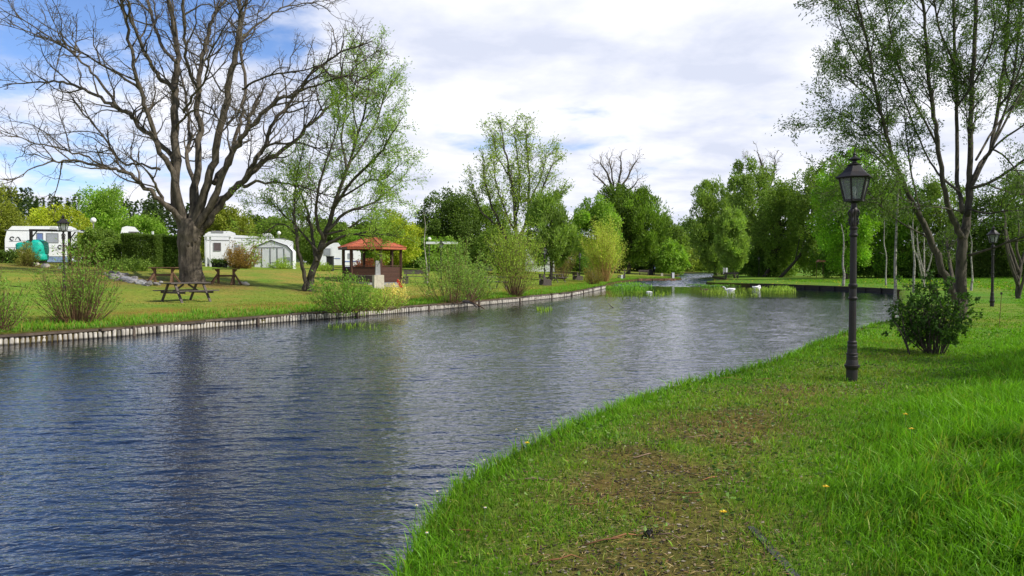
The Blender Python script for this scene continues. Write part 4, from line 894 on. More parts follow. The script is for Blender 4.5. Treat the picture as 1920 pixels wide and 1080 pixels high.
def grass_right():
    rng = np.random.default_rng(121)
    for (name, lab, ya, yb, dens, wd, seg) in (('meadow_grass', 'long bright green grass in the foreground of the near bank', 2.2, 5.5, 4200, .0052, 3), ('meadow_grass', 'tall green grass around the near lamp post', 5.5, 9.5, 2300, .007, 2), ('meadow_grass', 'grass on the near bank beyond the lamp post', 9.5, 17, 900, .011, 2), ('meadow_grass', 'grass on the right lawn up to the second lamp post', 17, 36, 200, .022, 2), ('meadow_grass', 'far lawn grass beyond the corner of the pond', 36, 90, 22, .06, 1)):
        xr = yb*.78 + 1.5; n = int(dens * (yb-ya) * (xr+2)); x = rng.uniform(-1, xr, n) if ya < 17 else rng.uniform(-1, xr, n); y = rng.uniform(ya, yb, n)
        k = (x < y*.74 + 1.5) & ~inwater(x, y); x = x[k]; y = y[k]
        dl = pdist(x, y, LB); dr = pdist(x, y, RB); k = (dr < dl); x = x[k]; y = y[k]; dr = dr[k]; dl = dl[k]; n = len(x)
        pm = pathmask(x, y, dr); cl = fbm(x, y, .35, 31); c2 = fbm(x, y, 1.6, 33); c3 = fbm(x, y, .16, 37, 2)
        core = np.exp(-((dr - 1.15 - .03*np.clip(y, 0, 20))/.85)**2)
        tall = np.clip((dr - 2.0 - .07*y)/.9, 0, 1)
        short = .045 + .05*c3
        edge = np.clip(1 - dr/.5, 0, 1)
        h = short*(1-tall) + tall*(.10 + .26*cl)*(.75+.5*c2); h = np.maximum(h, edge*(.09 + .15*cl))
        h = np.where(y > 13, h*np.clip(1.25 - (y-13)*.05, .45, 1), h); h *= rng.uniform(.55, 1.25, n)
        bare = np.clip((fbm(x, y, .55, 41) - .56)*7, 0, 1)*tall
        keep = rng.uniform(0, 1, n) > np.clip(pm*.70 + bare*.6 + .25*core*np.clip((9-y)/3, 0, 1), 0, .95); keep &= rng.uniform(0, 1, n) < np.clip(.35 + 1.3*cl, 0, 1)
        x, y, h, pm, cl, c2, tall, core, bare = [q[keep] for q in (x, y, h, pm, cl, c2, tall, core, bare)]; n = len(x)
        z = hgt(x, y)
        t = rng.uniform(0, 1, (n, 1)); C = np.array([.078,.165,.016])*(1-t) + np.array([.16,.28,.028])*t
        yel = np.clip(c2*1.5 - .5, 0, 1)[:, None]*.5; C = C*(1-yel) + np.array([.14,.23,.025])*yel; yb = (np.clip(fbm(x, y, .6, 77)*3-1.2, 0, 1)*core)[:, None]*.6; C = C*(1-yb) + np.array([.24,.23,.04])*yb
        dry = (rng.uniform(0, 1, (n, 1)) < (.05 + .42*np.maximum(pm, core*.6) + .25*bare)[:, None]) * rng.uniform(.4, 1, (n, 1)); C = C*(1-dry) + np.array([.27,.215,.085])*dry
        C *= rng.uniform(.65, 1.3, (n, 1))*(.72+.55*c2)[:, None]
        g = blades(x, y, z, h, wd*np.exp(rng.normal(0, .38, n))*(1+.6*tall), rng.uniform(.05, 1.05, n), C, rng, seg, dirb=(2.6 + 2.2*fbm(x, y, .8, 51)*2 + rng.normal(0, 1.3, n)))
        tag(build('grass', g, M['blade'], smooth=True), lab, 'grass', kind='stuff')
grass_right()
def grass_left():
    rng = np.random.default_rng(131); n = 330000; k = rng.integers(0, len(LB)-1, n); t = rng.uniform(0, 1, n)[:, None]
    p = LB[k]*(1-t) + LB[k+1]*t; d = unit(LB[-1]-LB[0]); tg = LB[k+1]-LB[k]; tg /= np.linalg.norm(tg, axis=1, keepdims=True); nn = np.stack([-tg[:, 1], tg[:, 0]], 1)
    off = rng.exponential(3.2, n) + .06; p = p + nn*off[:, None]; x, y = p.T
    m = (y > 12) & (y < 112) & ~inwater(x, y) & (off < 26); x = x[m]; y = y[m]; off = off[m]; k2 = rng.uniform(0, 1, len(x)) < np.clip(fbm(x, y, 1.1, 61)*1.6 - .15, .1, 1); x = x[k2]; y = y[k2]; off = off[k2]; n = len(x)
    cl = fbm(x, y, 1.3, 63); h = np.where(off < 2.4, .06 + .17*cl, .035 + .045*cl)*rng.uniform(.5, 1.3, n); t = rng.uniform(0, 1, (n, 1))
    C = np.array([.08,.18,.02])*(1-t) + np.array([.16,.27,.035])*t; far = np.clip((off-2.4)/1.5, 0, 1)[:, None]; C = C*(1-far) + np.array([.17,.21,.05])*far
    dry = (rng.uniform(0, 1, (n, 1)) < .18 + .3*(np.abs(off-3.2) < 1)[:, None]); C = np.where(dry, np.array([.26,.17,.07]), C)
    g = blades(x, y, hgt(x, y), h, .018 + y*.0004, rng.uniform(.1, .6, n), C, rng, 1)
    tag(build('grass', g, M['blade'], smooth=True), 'grass growing along the timber-edged left bank', 'grass', kind='stuff')
grass_left()
def reeds(label, pts, n, h, seed, c0=(.12,.20,.03), c1=(.30,.34,.07)):
    rng = np.random.default_rng(seed); P = np.array([W(px, py, CAMZ*FP/(py-500))[:2] for px, py in pts])   # points on the water surface
    cx = []
    lo = P.min(0); hi_ = P.max(0)
    while sum(len(q) for q in cx) < n:
        q = rng.uniform(lo, hi_, (n*2, 2)); x, y = q.T; c = np.zeros(len(x), bool)
        for i in range(len(P)):
            x1, y1 = P[i]; x2, y2 = P[(i+1) % len(P)]
            if y1 != y2: c ^= ((y1 > y) != (y2 > y)) & (x < (x2-x1)*(y-y1)/(y2-y1)+x1)
        q = q[c]; q = q[rng.uniform(0, 1, len(q)) < np.clip(fbm(q[:, 0], q[:, 1], 1.6, seed)*3 - 1.0, .02, 1)]; cx.append(q)
    q = np.concatenate(cx)[:n]; x, y = q.T; t = rng.uniform(0, 1, (n, 1)); C = np.array(c0)*(1-t)+np.array(c1)*t
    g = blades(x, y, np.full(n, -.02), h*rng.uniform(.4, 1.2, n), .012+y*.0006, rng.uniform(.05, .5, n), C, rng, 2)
    tag(build('reeds', g, M['blade']), label, 'reeds', kind='stuff')
reeds('sparse yellow-green reeds in the water before the low shrub at the left bank', [(615,612),(650,608),(735,612),(735,620),(625,621)], 90, .2, 141)
reeds('tiny clump of reeds in the water by the left bank, between the log and the yellow willow', [(1005,582),(1030,577),(1040,583),(1012,588)], 90, .25, 142)
reeds('dense green reeds beside the timber point where the left bank turns', [(1128,541),(1150,532),(1190,530),(1226,538),(1215,545),(1150,547)], 900, .30, 143, (.10,.22,.03), (.22,.36,.06))
reeds('thin reeds standing in open water before the timber point', [(1120,560),(1160,548),(1240,547),(1270,556),(1200,566)], 260, .28, 144)
reeds('long band of pale reeds around the two swans', [(1310,546),(1340,541),(1395,541),(1492,543),(1494,549),(1400,558),(1320,554)], 650, .24, 145, (.14,.20,.04), (.34,.36,.10))
reeds('thick grassy reed bed on the corner of the right bank behind the swans', [(1285,536),(1315,534),(1385,533.5),(1390,537),(1330,538)], 600, .26, 146, (.08,.17,.02), (.18,.28,.045))
reeds('reeds along the foot of the dark right bank right of the swans', [(1425,541),(1470,538),(1494,543),(1480,547),(1430,546)], 500, .30, 147, (.14,.22,.04), (.32,.36,.09))
def dots(name, label, cat, region, n, size, cols, seed, hz=0., flat=1., right=True, aspect=.6):
    rng = np.random.default_rng(seed); x0, x1, y0, y1, fn = region; x = rng.uniform(x0, x1, n); y = rng.uniform(y0, y1, n); k = ~inwater(x, y) & fn(x, y); x = x[k]; y = y[k]; n = len(x)
    P = np.stack([x, y, hgt(x, y) + .006 + hz*rng.uniform(.5, 1, n)], 1); D = rng.normal(0, 1, (n, 3)); D[:, 2] *= .25
    v, f, c = kites(P, D, size, size*aspect, rng, cols[0], cols[0], .2); idx = rng.integers(0, len(cols), n); c = np.repeat(np.array(cols)[idx]*rng.uniform(.7, 1.2, (n, 1)), 4, 0)
    # lay the chips on the turf
    v = v.reshape(n, 4, 3); v[:, :, 2] = v[:, :1, 2] + (v[:, :, 2]-v[:, :1, 2])*(.35 if flat else 1); tag(build(name, Geo().add(v.reshape(-1, 3), f, c), M['litter']), label, cat, kind='stuff')
def pathfn(x, y):
    return R.uniform(0, 1, len(x)) < pathmask(x, y, pdist(x, y, RB))*(.35 + 1.3*(fbm(x, y, .3, 87) > .48)) + .03
litterc = [(.16,.10,.055),(.24,.18,.10),(.05,.035,.022),(.09,.055,.03),(.036,.026,.018),(.03,.022,.016),(.34,.29,.21)]
dots('leaf_litter', 'dead leaves and bark chips scattered on the worn strip of the near bank', 'leaf litter', (-.5, 8, 2.5, 14, pathfn), 80000, .034, litterc, 151)
dots('dead_grass', 'flattened straw-coloured dead grass lying on the worn strip', 'dead grass', (-.5, 8, 2.5, 15, lambda x, y: R.uniform(0, 1, len(x)) < np.exp(-((pdist(x, y, RB)-1.3-.03*y)/1.0)**2)*(.2+1.2*(fbm(x, y, .4, 89) > .46))), 70000, .06, [(.46,.33,.12),(.36,.25,.09),(.30,.27,.06),(.50,.40,.18),(.32,.16,.06)], 154, .01, 1, aspect=.09)
dots('moss', 'fine moss and clover leaves between the litter on the near bank', 'moss', (-.5, 8, 2.5, 14, lambda x, y: (pdist(x, y, RB) < 2.8) & (fbm(x, y, .45, 71) > .47)), 70000, .018, [(.05,.12,.015),(.09,.15,.02),(.16,.17,.03)], 152, .012)
dots('weeds', 'broad-leaved weeds among the grass of the near bank', 'weeds', (0, 11, 2.5, 15, lambda x, y: (fbm(x, y, .5, 91) > .56) & (x < y*.75+1)), 11000, .05, [(.09,.19,.025),(.11,.22,.03),(.15,.24,.05)], 155, .05, 0, aspect=.5)
dots('dandelions', 'yellow dandelion heads dotted over the far right lawn', 'dandelions', (22, 60, 52, 95, lambda x, y: pdist(x, y, RB) < 22), 900, .11, [(.75,.55,.02)], 153, .06, 0)

# ------------------------------------------------------------------ timber edging of the left bank
def palisade():
    rng = np.random.default_rng(301); P = LB[(LB[:, 1] > 8) & (LB[:, 1] < 67.5)]
    seg = np.linalg.norm(np.diff(P, axis=0), axis=1); cum = np.concatenate([[0], np.cumsum(seg)]); b = np.array([P[0][0], P[0][1], 0.])
    root = thing('timber_edging', 'low edging of whitish upright timber piles under a dark rail along the left bank', 'bank edging', b)
    def at(s):
        k = min(np.searchsorted(cum, s, 'right') - 1, len(P) - 2); t = (s - cum[k]) / seg[k]; q = P[k]*(1-t) + P[k+1]*t; d = (P[k+1]-P[k])/seg[k]; return q, np.array([d[1], -d[0]]), d
    items = []; s = 0.
    while s < cum[-1] - .1:
        q, n, d = at(s); items.append((q + n*(.055 + .02*math.sin(s*.9)), n, d, s)); s += .122 + rng.uniform(-.008, .012)
    vis = [i for i, it in enumerate(items) if abs(it[0][0]) < it[0][1]*.68]; near = set(sorted(vis, key=lambda i: items[i][0][1])[:100]); rest = Geo()
    for i, (q, n, d, s) in enumerate(items):
        far = i not in near; sag = .02*math.sin(s*.35) + .012*math.sin(s*1.3); top = .205 + sag + rng.uniform(-.02, .012); w = rng.uniform(.80, 1.12)*np.array([1, .98, .93])
        if rng.uniform() < .09: w *= .35
        a = math.atan2(d[1], d[0]); g = rest if far else Geo(); r = rng.uniform(.041, .051); tl = rng.normal(0, .008, 2)
        zz = np.array([-.4, .02, .05, top-.015, top+.004]); rr = np.array([r, r, r, r*.98, r*.75])
        pts = np.stack([q[0] + tl[0]*zz*6, q[1] + tl[1]*zz*6, zz], 1); n0 = g.n; g.tube(pts, rr, 8, col=w)
        # wet dark foot at the water line
        for arr in g.c[-2:]: pass
        cc = g.c[-2].copy(); cc[:16] *= .18; g.c[-2] = cc
        if not far: build('pile', g, M['pile'], root, smooth=True)
    o = build('pile', rest, M['pile'], root, smooth=True); o['kind'] = 'stuff'
    bk = Geo(); N_ = 0
    L0 = [at(s) for s in np.arange(0, cum[-1], .4)]; v = []
    for k, (q, n, d) in enumerate(L0): q = q + n*.012; v += [(q[0], q[1], -.5), (q[0], q[1], .25)]
    f = [[2*k, 2*k+2, 2*k+3, 2*k+1] for k in range(len(L0)-1)]; bk.add(v, f, (.25, .22, .2)); build('backing_board', bk, M['cap'], root)
    s = 0.
    while s < cum[-1] - .5:
        ln = min(rng.uniform(2.2, 3.6), cum[-1]-s-.02); q0, n, d = at(s+.015); q1, n1, d1 = at(s+ln-.015); g = Geo(); z = .24 + .02*math.sin(s*.35)
        o1 = n*(.05 + .02*math.sin(s*.9)) + rng.normal(0, .008, 2); m = 6
        pts = [np.append(q0*(1-t)+q1*t + o1 + n*.02*math.sin(t*7+s), z + rng.normal(0, .003)) for t in np.linspace(0, 1, m)]
        for k in range(m-1): g.beam(pts[k], pts[k+1] + (pts[k+1]-pts[k])*.01, .13 + .001*k, .055, col=np.array([1,1,1])*rng.uniform(.7, 1.5))
        build('rail', g, M['cap'], root); s += ln
    for s in np.arange(1.5, cum[-1], 4.6):
        g = Geo(); q, n, d = at(s); p = q + n*.13; g.tube([(p[0], p[1], -.5), (p[0], p[1], .27 + rng.uniform(-.03, .06))], .045, 7, col=(.22,.18,.15)); build('dark_post', g, M['pile'], root)
palisade()
def dark_edging(name, label, sel, z0, z1, mat, pitch=.35, seed=0):
    rng = np.random.default_rng(seed); P = sel; seg = np.linalg.norm(np.diff(P, axis=0), axis=1); cum = np.concatenate([[0], np.cumsum(seg)]); root = thing(name, label, 'bank edging', (P[0][0], P[0][1], 0)); g = Geo(); g2 = Geo()
    sgn = 1
    mid = P[len(P)//2]; dd = P[len(P)//2+1]-mid; nn = np.array([dd[1], -dd[0]])/np.linalg.norm(dd)
    if not inwater([mid[0]+nn[0]*.4], [mid[1]+nn[1]*.4])[0]: sgn = -1
    for k in range(len(P)-1):
        d = (P[k+1]-P[k])/seg[k]; n = np.array([d[1], -d[0]])*sgn
        for j, z in enumerate(np.arange(z0, z1, .085)):
            g.beam(np.append(P[k]+n*.08, z+.04), np.append(P[k+1]+n*.08, z+.04+rng.normal(0, .004)), .03, .075, col=np.array([1,1,1])*rng.uniform(.5, 1.5))
    for s in np.arange(.3, cum[-1], pitch*4):
        k = min(np.searchsorted(cum, s, 'right')-1, len(P)-2); t = (s-cum[k])/seg[k]; q = P[k]*(1-t)+P[k+1]*t; d = (P[k+1]-P[k])/seg[k]; n = np.array([d[1], -d[0]])*sgn; q = q + n*.14
        g2.tube([(q[0], q[1], -.4), (q[0], q[1], z1+rng.uniform(0, .08))], .05, 7)
    build('board', g, M[mat], root); build('post', g2, M[mat], root)
i0 = np.argmin(np.hypot(RB[:, 0]-27.4, RB[:, 1]-55)); i1 = np.argmin(np.hypot(RB[:, 0]-22.8, RB[:, 1]-74.5)); dark_edging('timber_edging', 'dark wet boards holding up the corner of the right bank behind the birch saplings', RB[i0:i1], -.2, .26, 'wood_black', .5, 302)
j0 = np.argmin(np.hypot(LB[:, 0]-16.5, LB[:, 1]-101)); j1 = np.argmin(np.hypot(LB[:, 0]-23, LB[:, 1]-104.7)); dark_edging('timber_edging', 'brown timber edging of the grassy point left of the white post', LB[j0:j1], -.1, .26, 'wood_brown', .4, 303)

# ------------------------------------------------------------------ lamp posts
def lamp(label, loc, rz, proto=None):
    if proto: return dup(proto, loc, rz, label, 'black lantern lamp posts')
    root = thing('lamp_post', label, 'street lamp', loc, rz, 'black lantern lamp posts')
    g = Geo(); g.lathe([(.076,-.15),(.076,.16),(.084,.175),(.10,.20),(.104,.225),(.085,.235),(.08,.27),(.074,.30),(.076,.35),(.07,.365),(.078,.375),(.078,.39),(.066,.40),(.062,.46),(.066,.50),(.060,.525),(.064,.54),(.064,.555),(.050,.57),(.047,1.13),(.049,1.14),(.062,1.155),(.064,1.175),(.05,1.19),(.048,1.30),(.056,1.32),(.062,1.345),(.062,1.36),(.046,1.375),(.042,2.02),(.045,2.03),(.058,2.045),(.060,2.06),(.046,2.075),(.046,2.13),(.058,2.145),(.058,2.16),(.040,2.17)], 24)
    for a in range(10):
        th = a*2*PI/10; g.tube([(.047*math.cos(th), .047*math.sin(th), .58), (.044*math.cos(th), .044*math.sin(th), 1.12)], .005, 5); g.tube([(.043*math.cos(th), .043*math.sin(th), 1.39), (.040*math.cos(th), .040*math.sin(th), 2.0)], .0045, 5)
    build('shaft', g, M['iron'], root, smooth=False, local=True)
    g = Geo(); g.lathe([(.040,2.17),(.046,2.20),(.043,2.32),(.052,2.37),(.06,2.40),(.052,2.42),(.040,2.44),(.036,2.52)], 16)
    for a in range(4):
        th = a*PI/2 + .5; c, s = math.cos(th), math.sin(th); g.tube(catmull([(.045*c,.045*s,2.19),(.062*c,.062*s,2.25),(.05*c,.05*s,2.30),(.072*c,.072*s,2.36),(.055*c,.055*s,2.41)], 4), .012, 6)
    build('collar', g, M['iron'], root, smooth=True, local=True)
    zb, zt, rb, rt = 2.53, 2.855, .128, .205; g = Geo(); A = [PI/6 + k*PI/3 for k in range(6)]
    P = lambda r, a, z: np.array([r*math.cos(a), r*math.sin(a), z])
    g.lathe([(.034,2.50),(rb*.6,2.51),(rb+.012,2.525),(rb+.012,2.545),(rb-.01,2.55)], 6, a0=PI/6)
    for k in range(6):
        a, b = A[k], A[(k+1) % 6]; g.beam(P(rb, a, zb), P(rt, a, zt), .022, .022); g.beam(P(rt, a, zt), P(rt, b, zt), .024, .026); g.beam(P(rb, a, zb+.016), P(rb, b, zb+.016), .018, .018)
    fr = build('lantern_frame', g, M['iron'], root, local=True)
    for k in range(6):
        a, b = A[k], A[(k+1) % 6]; v = [P(rb-.006, a, zb+.015), P(rb-.006, b, zb+.015), P(rt-.006, b, zt-.008), P(rt-.006, a, zt-.008)]; build('glass_pane', Geo().add(v, [[0,1,2,3]]), M['glass'], fr, local=True)
    g = Geo(); g.lathe([(rt+.045, 2.85),(rt+.05, 2.862),(rt+.03,2.875),(.165,2.93),(.115,2.99),(.085,3.03)], 6, a0=PI/6)
    g.lathe([(.088,3.03),(.092,3.04),(.06,3.05),(.03,3.07),(.028,3.09),(.082,3.105),(.085,3.115),(.04,3.14),(.022,3.16),(.018,3.17),(.026,3.185),(.016,3.20),(.007,3.215),(.005,3.26),(.001,3.28)], 16)
    g.add([P(.0, 0, 2.86)] + [P(rt+.04, a, 2.856) for a in A], [[0, 1+(k+1) % 6, 1+k] for k in range(6)])
    build('lantern_roof', g, M['iron'], root, local=True)
    g = Geo(); g.lathe([(.022,2.55),(.03,2.56),(.026,2.60),(.02,2.61)], 12); build('lamp_holder', g, M['grey'], root, local=True)
    g = Geo(); g.lathe([(.014,2.61),(.02,2.63),(.030,2.67),(.030,2.70),(.02,2.73),(.004,2.74)], 12); build('bulb', g, M['globe'], root, smooth=True, local=True)
    return root
nb = Gd(1597, 716); lp = lamp('nearest black cast-iron lamp post with hexagonal glass lantern, standing in the tall grass', nb, .42)
for (px, py, Yf, lab) in ((1860, 575, None, 'second black lamp post, on the right lawn beyond the big willow'), (1423, 519, 118, 'very distant black lamp post on the right bank in front of the dark trees'),
        (121, 577, 31.5, 'black lamp post rising behind the red-stemmed shrub in front of the motorhome'), (827, 530, 62, 'black lamp post right of the pavilion bench'),
        (1021, 524, 64, 'thin black lamp post between the two picnic tables and the willow shrub'), (1087, 516, 92, 'black lamp post beside the middle one of the three side-on benches')):
    q = Gd(px, py) if Yf is None else W(px, py, Yf); q = np.array([q[0], q[1], H(q[0], q[1])]); lamp(lab, q, R.uniform(0, 1), lp)
# white globe lamps among the caravans
def globe(label, px, pyt, Y, proto=None):
    t = W(px, pyt, Y); z0 = H(t[0], Y)
    root = thing('globe_lamp', label, 'street lamp', (t[0], Y, z0), group='white globe lamps of the campsite'); h = t[2]-z0
    g = Geo(); g.tube([(0,0,-.1),(0,0,h-.12)], .04, 8); build('pole', g, M['grey'], root, local=True); g = Geo(); g.ball((0,0,h), .2); build('globe', g, M['globe'], root, smooth=True, local=True)
globe('white globe lamp above the bushes right of the large motorhome', 175, 413, 56); globe('white globe lamp behind the peak of the awning', 523, 437, 80); globe('white globe lamp above the flat white carport roof', 805, 448, 82)

# ------------------------------------------------------------------ picnic tables, benches, trestles
def picnic(label, loc, rz, proto=None, L_=1.9):
    if proto: return dup(proto, loc, rz, label, 'weathered picnic tables on the left bank')
    root = thing('picnic_table', label, 'picnic table', loc, rz, 'weathered picnic tables on the left bank')
    g = Geo()
    for k in range(5): g.box((.003*k, -.30+.15*k, .75), (L_+.02*(k % 2), .138, .04), col=np.array([1,1,1])*(.8+.1*k))
    g.box((-.6, 0, .71), (.05, .68, .04)); g.box((.6, 0, .71), (.05, .68, .04)); build('table_top', g, M['wood_grey'], root, local=True)
    for s in (-1, 1):
        g = Geo(); g.box((0, s*.70, .45), (L_+.02, .135, .04)); g.box((.01, s*.845, .45), (L_, .135, .04), col=(.85,.85,.85)); build('seat', g, M['wood_grey'], root, local=True)
    for x in (-.62, .62):
        for s in (-1, 1):
            g = Geo(); g.beam((x, s*.22, .73), (x, s*.70, -.03), .045, .095, up=(1,0,0)); build('leg', g, M['wood_grey'], root, local=True)
        g = Geo(); g.box((x+.05, 0, .385), (.04, 1.62, .09)); build('cross_beam', g, M['wood_grey'], root, local=True)
    g = Geo(); g.beam((-.6,0,.38), (-.1,0,.70), .04, .07); g.beam((.6,0,.38), (.1,0,.70), .04, .07); build('brace', g, M['wood_grey'], root, local=True)
    return root
q = Gd(349, 566); pt = picnic('grey weathered picnic table nearest the camera, in front of the huge bare trunk', q, .98, L_=1.75)
for (px, py, r, lab) in ((925, 541, .55, 'weathered picnic table at the foot of the vase-shaped willow shrub'), (1042, 529, .9, 'farther picnic table beside the round twiggy shrub')):
    picnic(lab, Gd(px, py), r, pt)
def bench(label, loc, rz, proto=None):
    if proto: return dup(proto, loc, rz, label, 'wooden benches on the banks')
    root = thing('park_bench', label, 'bench', loc, rz, 'wooden benches on the banks')
    g = Geo(); [g.box((0, -.10-.13*k, .44), (1.75, .115, .04), col=np.array([1,1,1])*(.8+.15*k)) for k in range(3)]; build('seat', g, M['wood_grey'], root, local=True)
    g = Geo(); g.box((0, .045, .67), (1.75, .04, .13), rx=-.12); g.box((0, .065, .82), (1.76, .04, .13), rx=-.12, col=(.85,.85,.85)); build('backrest', g, M['wood_grey'], root, local=True)
    for x in (-.70, .70):
        g = Geo(); g.box((x, -.2, .19), (.09, .40, .46), col=(.8,.8,.8)); g.beam((x, .0, .2), (x, .10, .88), .07, .06, col=(.8,.8,.8)); build('leg', g, M['wood_grey'], root, local=True)
    return root
bn = bench('grey wooden bench on the lawn directly right of the pavilion, facing the water', Gd(780, 530), .0)
for (px, py, r, Yf, lab) in ((1207, 513, 0, 130, 'small bench on the grassy point left of the standing person'), (1096, 500, 0, 122, 'bench high on the lawn below the white vehicles'),):
    p = W(px, py, Yf); bench(lab, (p[0], Yf, H(p[0], Yf)), r, bn)
def slab_bench(label, loc, rz, proto=None):
    if proto: return dup(proto, loc, rz, label, 'solid-sided benches seen from the side')
    root = thing('park_bench', label, 'bench', loc, rz, 'solid-sided benches seen from the side')
    g = Geo(); [g.box((0, -.12-.15*k, .46), (1.6, .135, .05)) for k in range(3)]; build('seat', g, M['wood_grey'], root, local=True)
    g = Geo(); g.box((0, .07, .72), (1.58, .05, .34), rx=-.1); build('backrest', g, M['wood_grey'], root, local=True)
    for x in (-.83, .83):
        g = Geo(); g.extrude([(-.52,-.05),(.12,-.05),(.16,.85),(.06,.93),(-.02,.5),(-.52,.44)], x-.03, x+.03); v = g.v[0].copy(); 
        for arr in g.v: arr[:] = arr[:, [1, 0, 2]]
        build('side_panel', g, M['wood_grey'], root, local=True)
    return root
sb = slab_bench('grey solid-sided bench seen from the side, nearest of three along the bank', Gd(1018, 535), 1.75)
slab_bench('middle one of three solid-sided benches facing the water, beside a thin lamp post', Gd(1080, 525), 1.8, sb); slab_bench('farthest of three solid-sided benches, half hidden by the dark reddish shrub', Gd(1108, 522.5), 1.8, sb)
q = Gd(678, 537); root = thing('bench_seat', 'low grey plank bench facing away in front of the pavilion, left of the stone block', 'bench', q, .1)
g = Geo(); g.box((0, 0, .52), (1.55, .05, .30), rx=.35); build('backrest', g, M['wood_grey'], root, local=True); g = Geo(); g.box((0, -.3, .26), (1.6, .40, .05)); build('seat', g, M['wood_grey'], root, local=True)
for x in (-.7, .7): g = Geo(); g.box((x, -.15, .10), (.1, .35, .3)); build('leg', g, M['wood_brown'], root, local=True)
def trestle(label, loc, rz, proto=None):
    if proto: return dup(proto, loc, rz, label, 'tall narrow trestle tables beside the big tree')
    root = thing('trestle_table', label, 'table', loc, rz, 'tall narrow trestle tables beside the big tree')
    g = Geo(); g.box((0,0,.80), (1.32,.42,.045)); build('table_top', g, M['wood_brown'], root, local=True)
    for x in (-.42, .42):
        g = Geo(); g.box((x,0,.36), (.10,.10,.84)); build('leg', g, M['wood_brown'], root, local=True)
        sg = 1 if x > 0 else -1
        g = Geo(); g.beam((x+sg*.03,0,.55), (x+sg*.44,-.05,-.02), .07, .09, up=(0,1,0)); g.beam((x,.0,.62), (x+sg*.16,0,.77), .07, .07, up=(0,1,0)); g.beam((x,-.03,.5), (x+sg*.12,-.55,-.02), .07, .08, up=(1,0,0)); build('brace', g, M['wood_brown'], root, local=True)
    g = Geo(); g.box((0,0,.44), (.80,.05,.10)); build('cross_beam', g, M['wood_brown'], root, local=True); return root
tr = trestle('tall brown trestle table left of the huge bare trunk', Gd(307, 532), .05); trestle('tall brown trestle table right of the huge bare trunk', Gd(424, 534), -.1, tr)

# ------------------------------------------------------------------ pavilion
def pavilion():
    Y = 50.; c = W(698, 533, Y); z = c[2]; z = max(z, H(c[0], Y)-.02); root = thing('pavilion', 'open six-sided brown wooden pavilion with a red tiled roof on the left lawn', 'pavilion', (c[0], Y, z-.02))
    A = [math.radians(q) for q in (-93, -33, 27, 87, 147, 207)]; Rw, Re = 1.88, 2.25; P = lambda r, k, zz: np.array([r*math.sin(A[k % 6]), -r*math.cos(A[k % 6]), zz]); ze, za = 2.28, 3.04
    g = Geo(); g.lathe([(Rw+.1,-.15),(Rw+.1,.06),(.01,.062)], 6, a0=-A[1]); build('floor', g, M['stone_grey'], root, local=True)
    for k in range(6):
        g = Geo(); p = P(Rw, k, 0); g.box((p[0], p[1], 1.12), (.15,.15,2.24), rz=A[k]); build('post', g, M['wood_dark'], root, local=True)
        g = Geo(); g.beam(P(Rw, k, 2.2), P(Rw, k+1, 2.2), .12, .14); build('top_beam', g, M['wood_dark'], root, local=True)
        if k in (1, 2, 3, 4, 5, 0) and k not in (0,):
            g = Geo()
            for j in range(10): g.beam(P(Rw, k, .13+.098*j)*[.985,.985,1], P(Rw, k+1, .13+.098*j)*[.985,.985,1], .03+.002*(j % 2), .092, col=np.array([1,1,1])*(.85+.3*((j*7) % 3)/3))
            g.beam(P(Rw, k, 1.12), P(Rw, k+1, 1.12), .10, .04); build('wall_panel', g, M['wood_dark'], root, local=True)
        m = 15; rows = 7; g = Geo(); e0, e1 = P(Re, k, ze), P(Re, k+1, ze); ap = np.array([0, 0, za]); vv = []
        for r in range(rows*2):
            t0 = (r//2 + (r % 2))/rows; lift = .035 if r % 2 == 0 else .008
            a = e0*(1-t0)+ap*t0; b = e1*(1-t0)+ap*t0
            for j in range(m*2+1):
                u = j/(m*2); vv.append(a*(1-u)+b*u + np.array([0,0,lift + .014*math.cos(j*PI) + .014]))
        W_ = m*2+1; ff = [[r*W_+j, r*W_+j+1, (r+1)*W_+j+1, (r+1)*W_+j] for r in range(rows*2-1) for j in range(W_-1)]; g.add(vv, ff, np.array([1,1,1])*(1+.06*(k % 3)))
        build('roof_face', g, M['tile'], root, local=True)
        g = Geo(); g.beam(P(Re, k, ze+.03), ap+[0,0,.05], .11, .08); build('ridge_cap', g, M['tile'], root, local=True)
        g = Geo(); g.beam(P(Re-.02, k, ze-.05), P(Re-.02, k+1, ze-.05), .03, .13); build('fascia', g, M['wood_dark'] if k == 0 else M['tile'], root, local=True)
    g = Geo(); g.add([P(Re-.03, k, ze-.02) for k in range(6)] + [(0,0,ze+.01)], [[k, (k+1) % 6, 6] for k in range(6)]); build('ceiling', g, M['wood_dark'], root, local=True)
    g = Geo(); g.tube([(0,0,za+.02),(0,0,za+.12),(0,0,za+.2)], [.13,.09,.02], 8); build('finial', g, M['tile'], root, local=True)
pavilion()
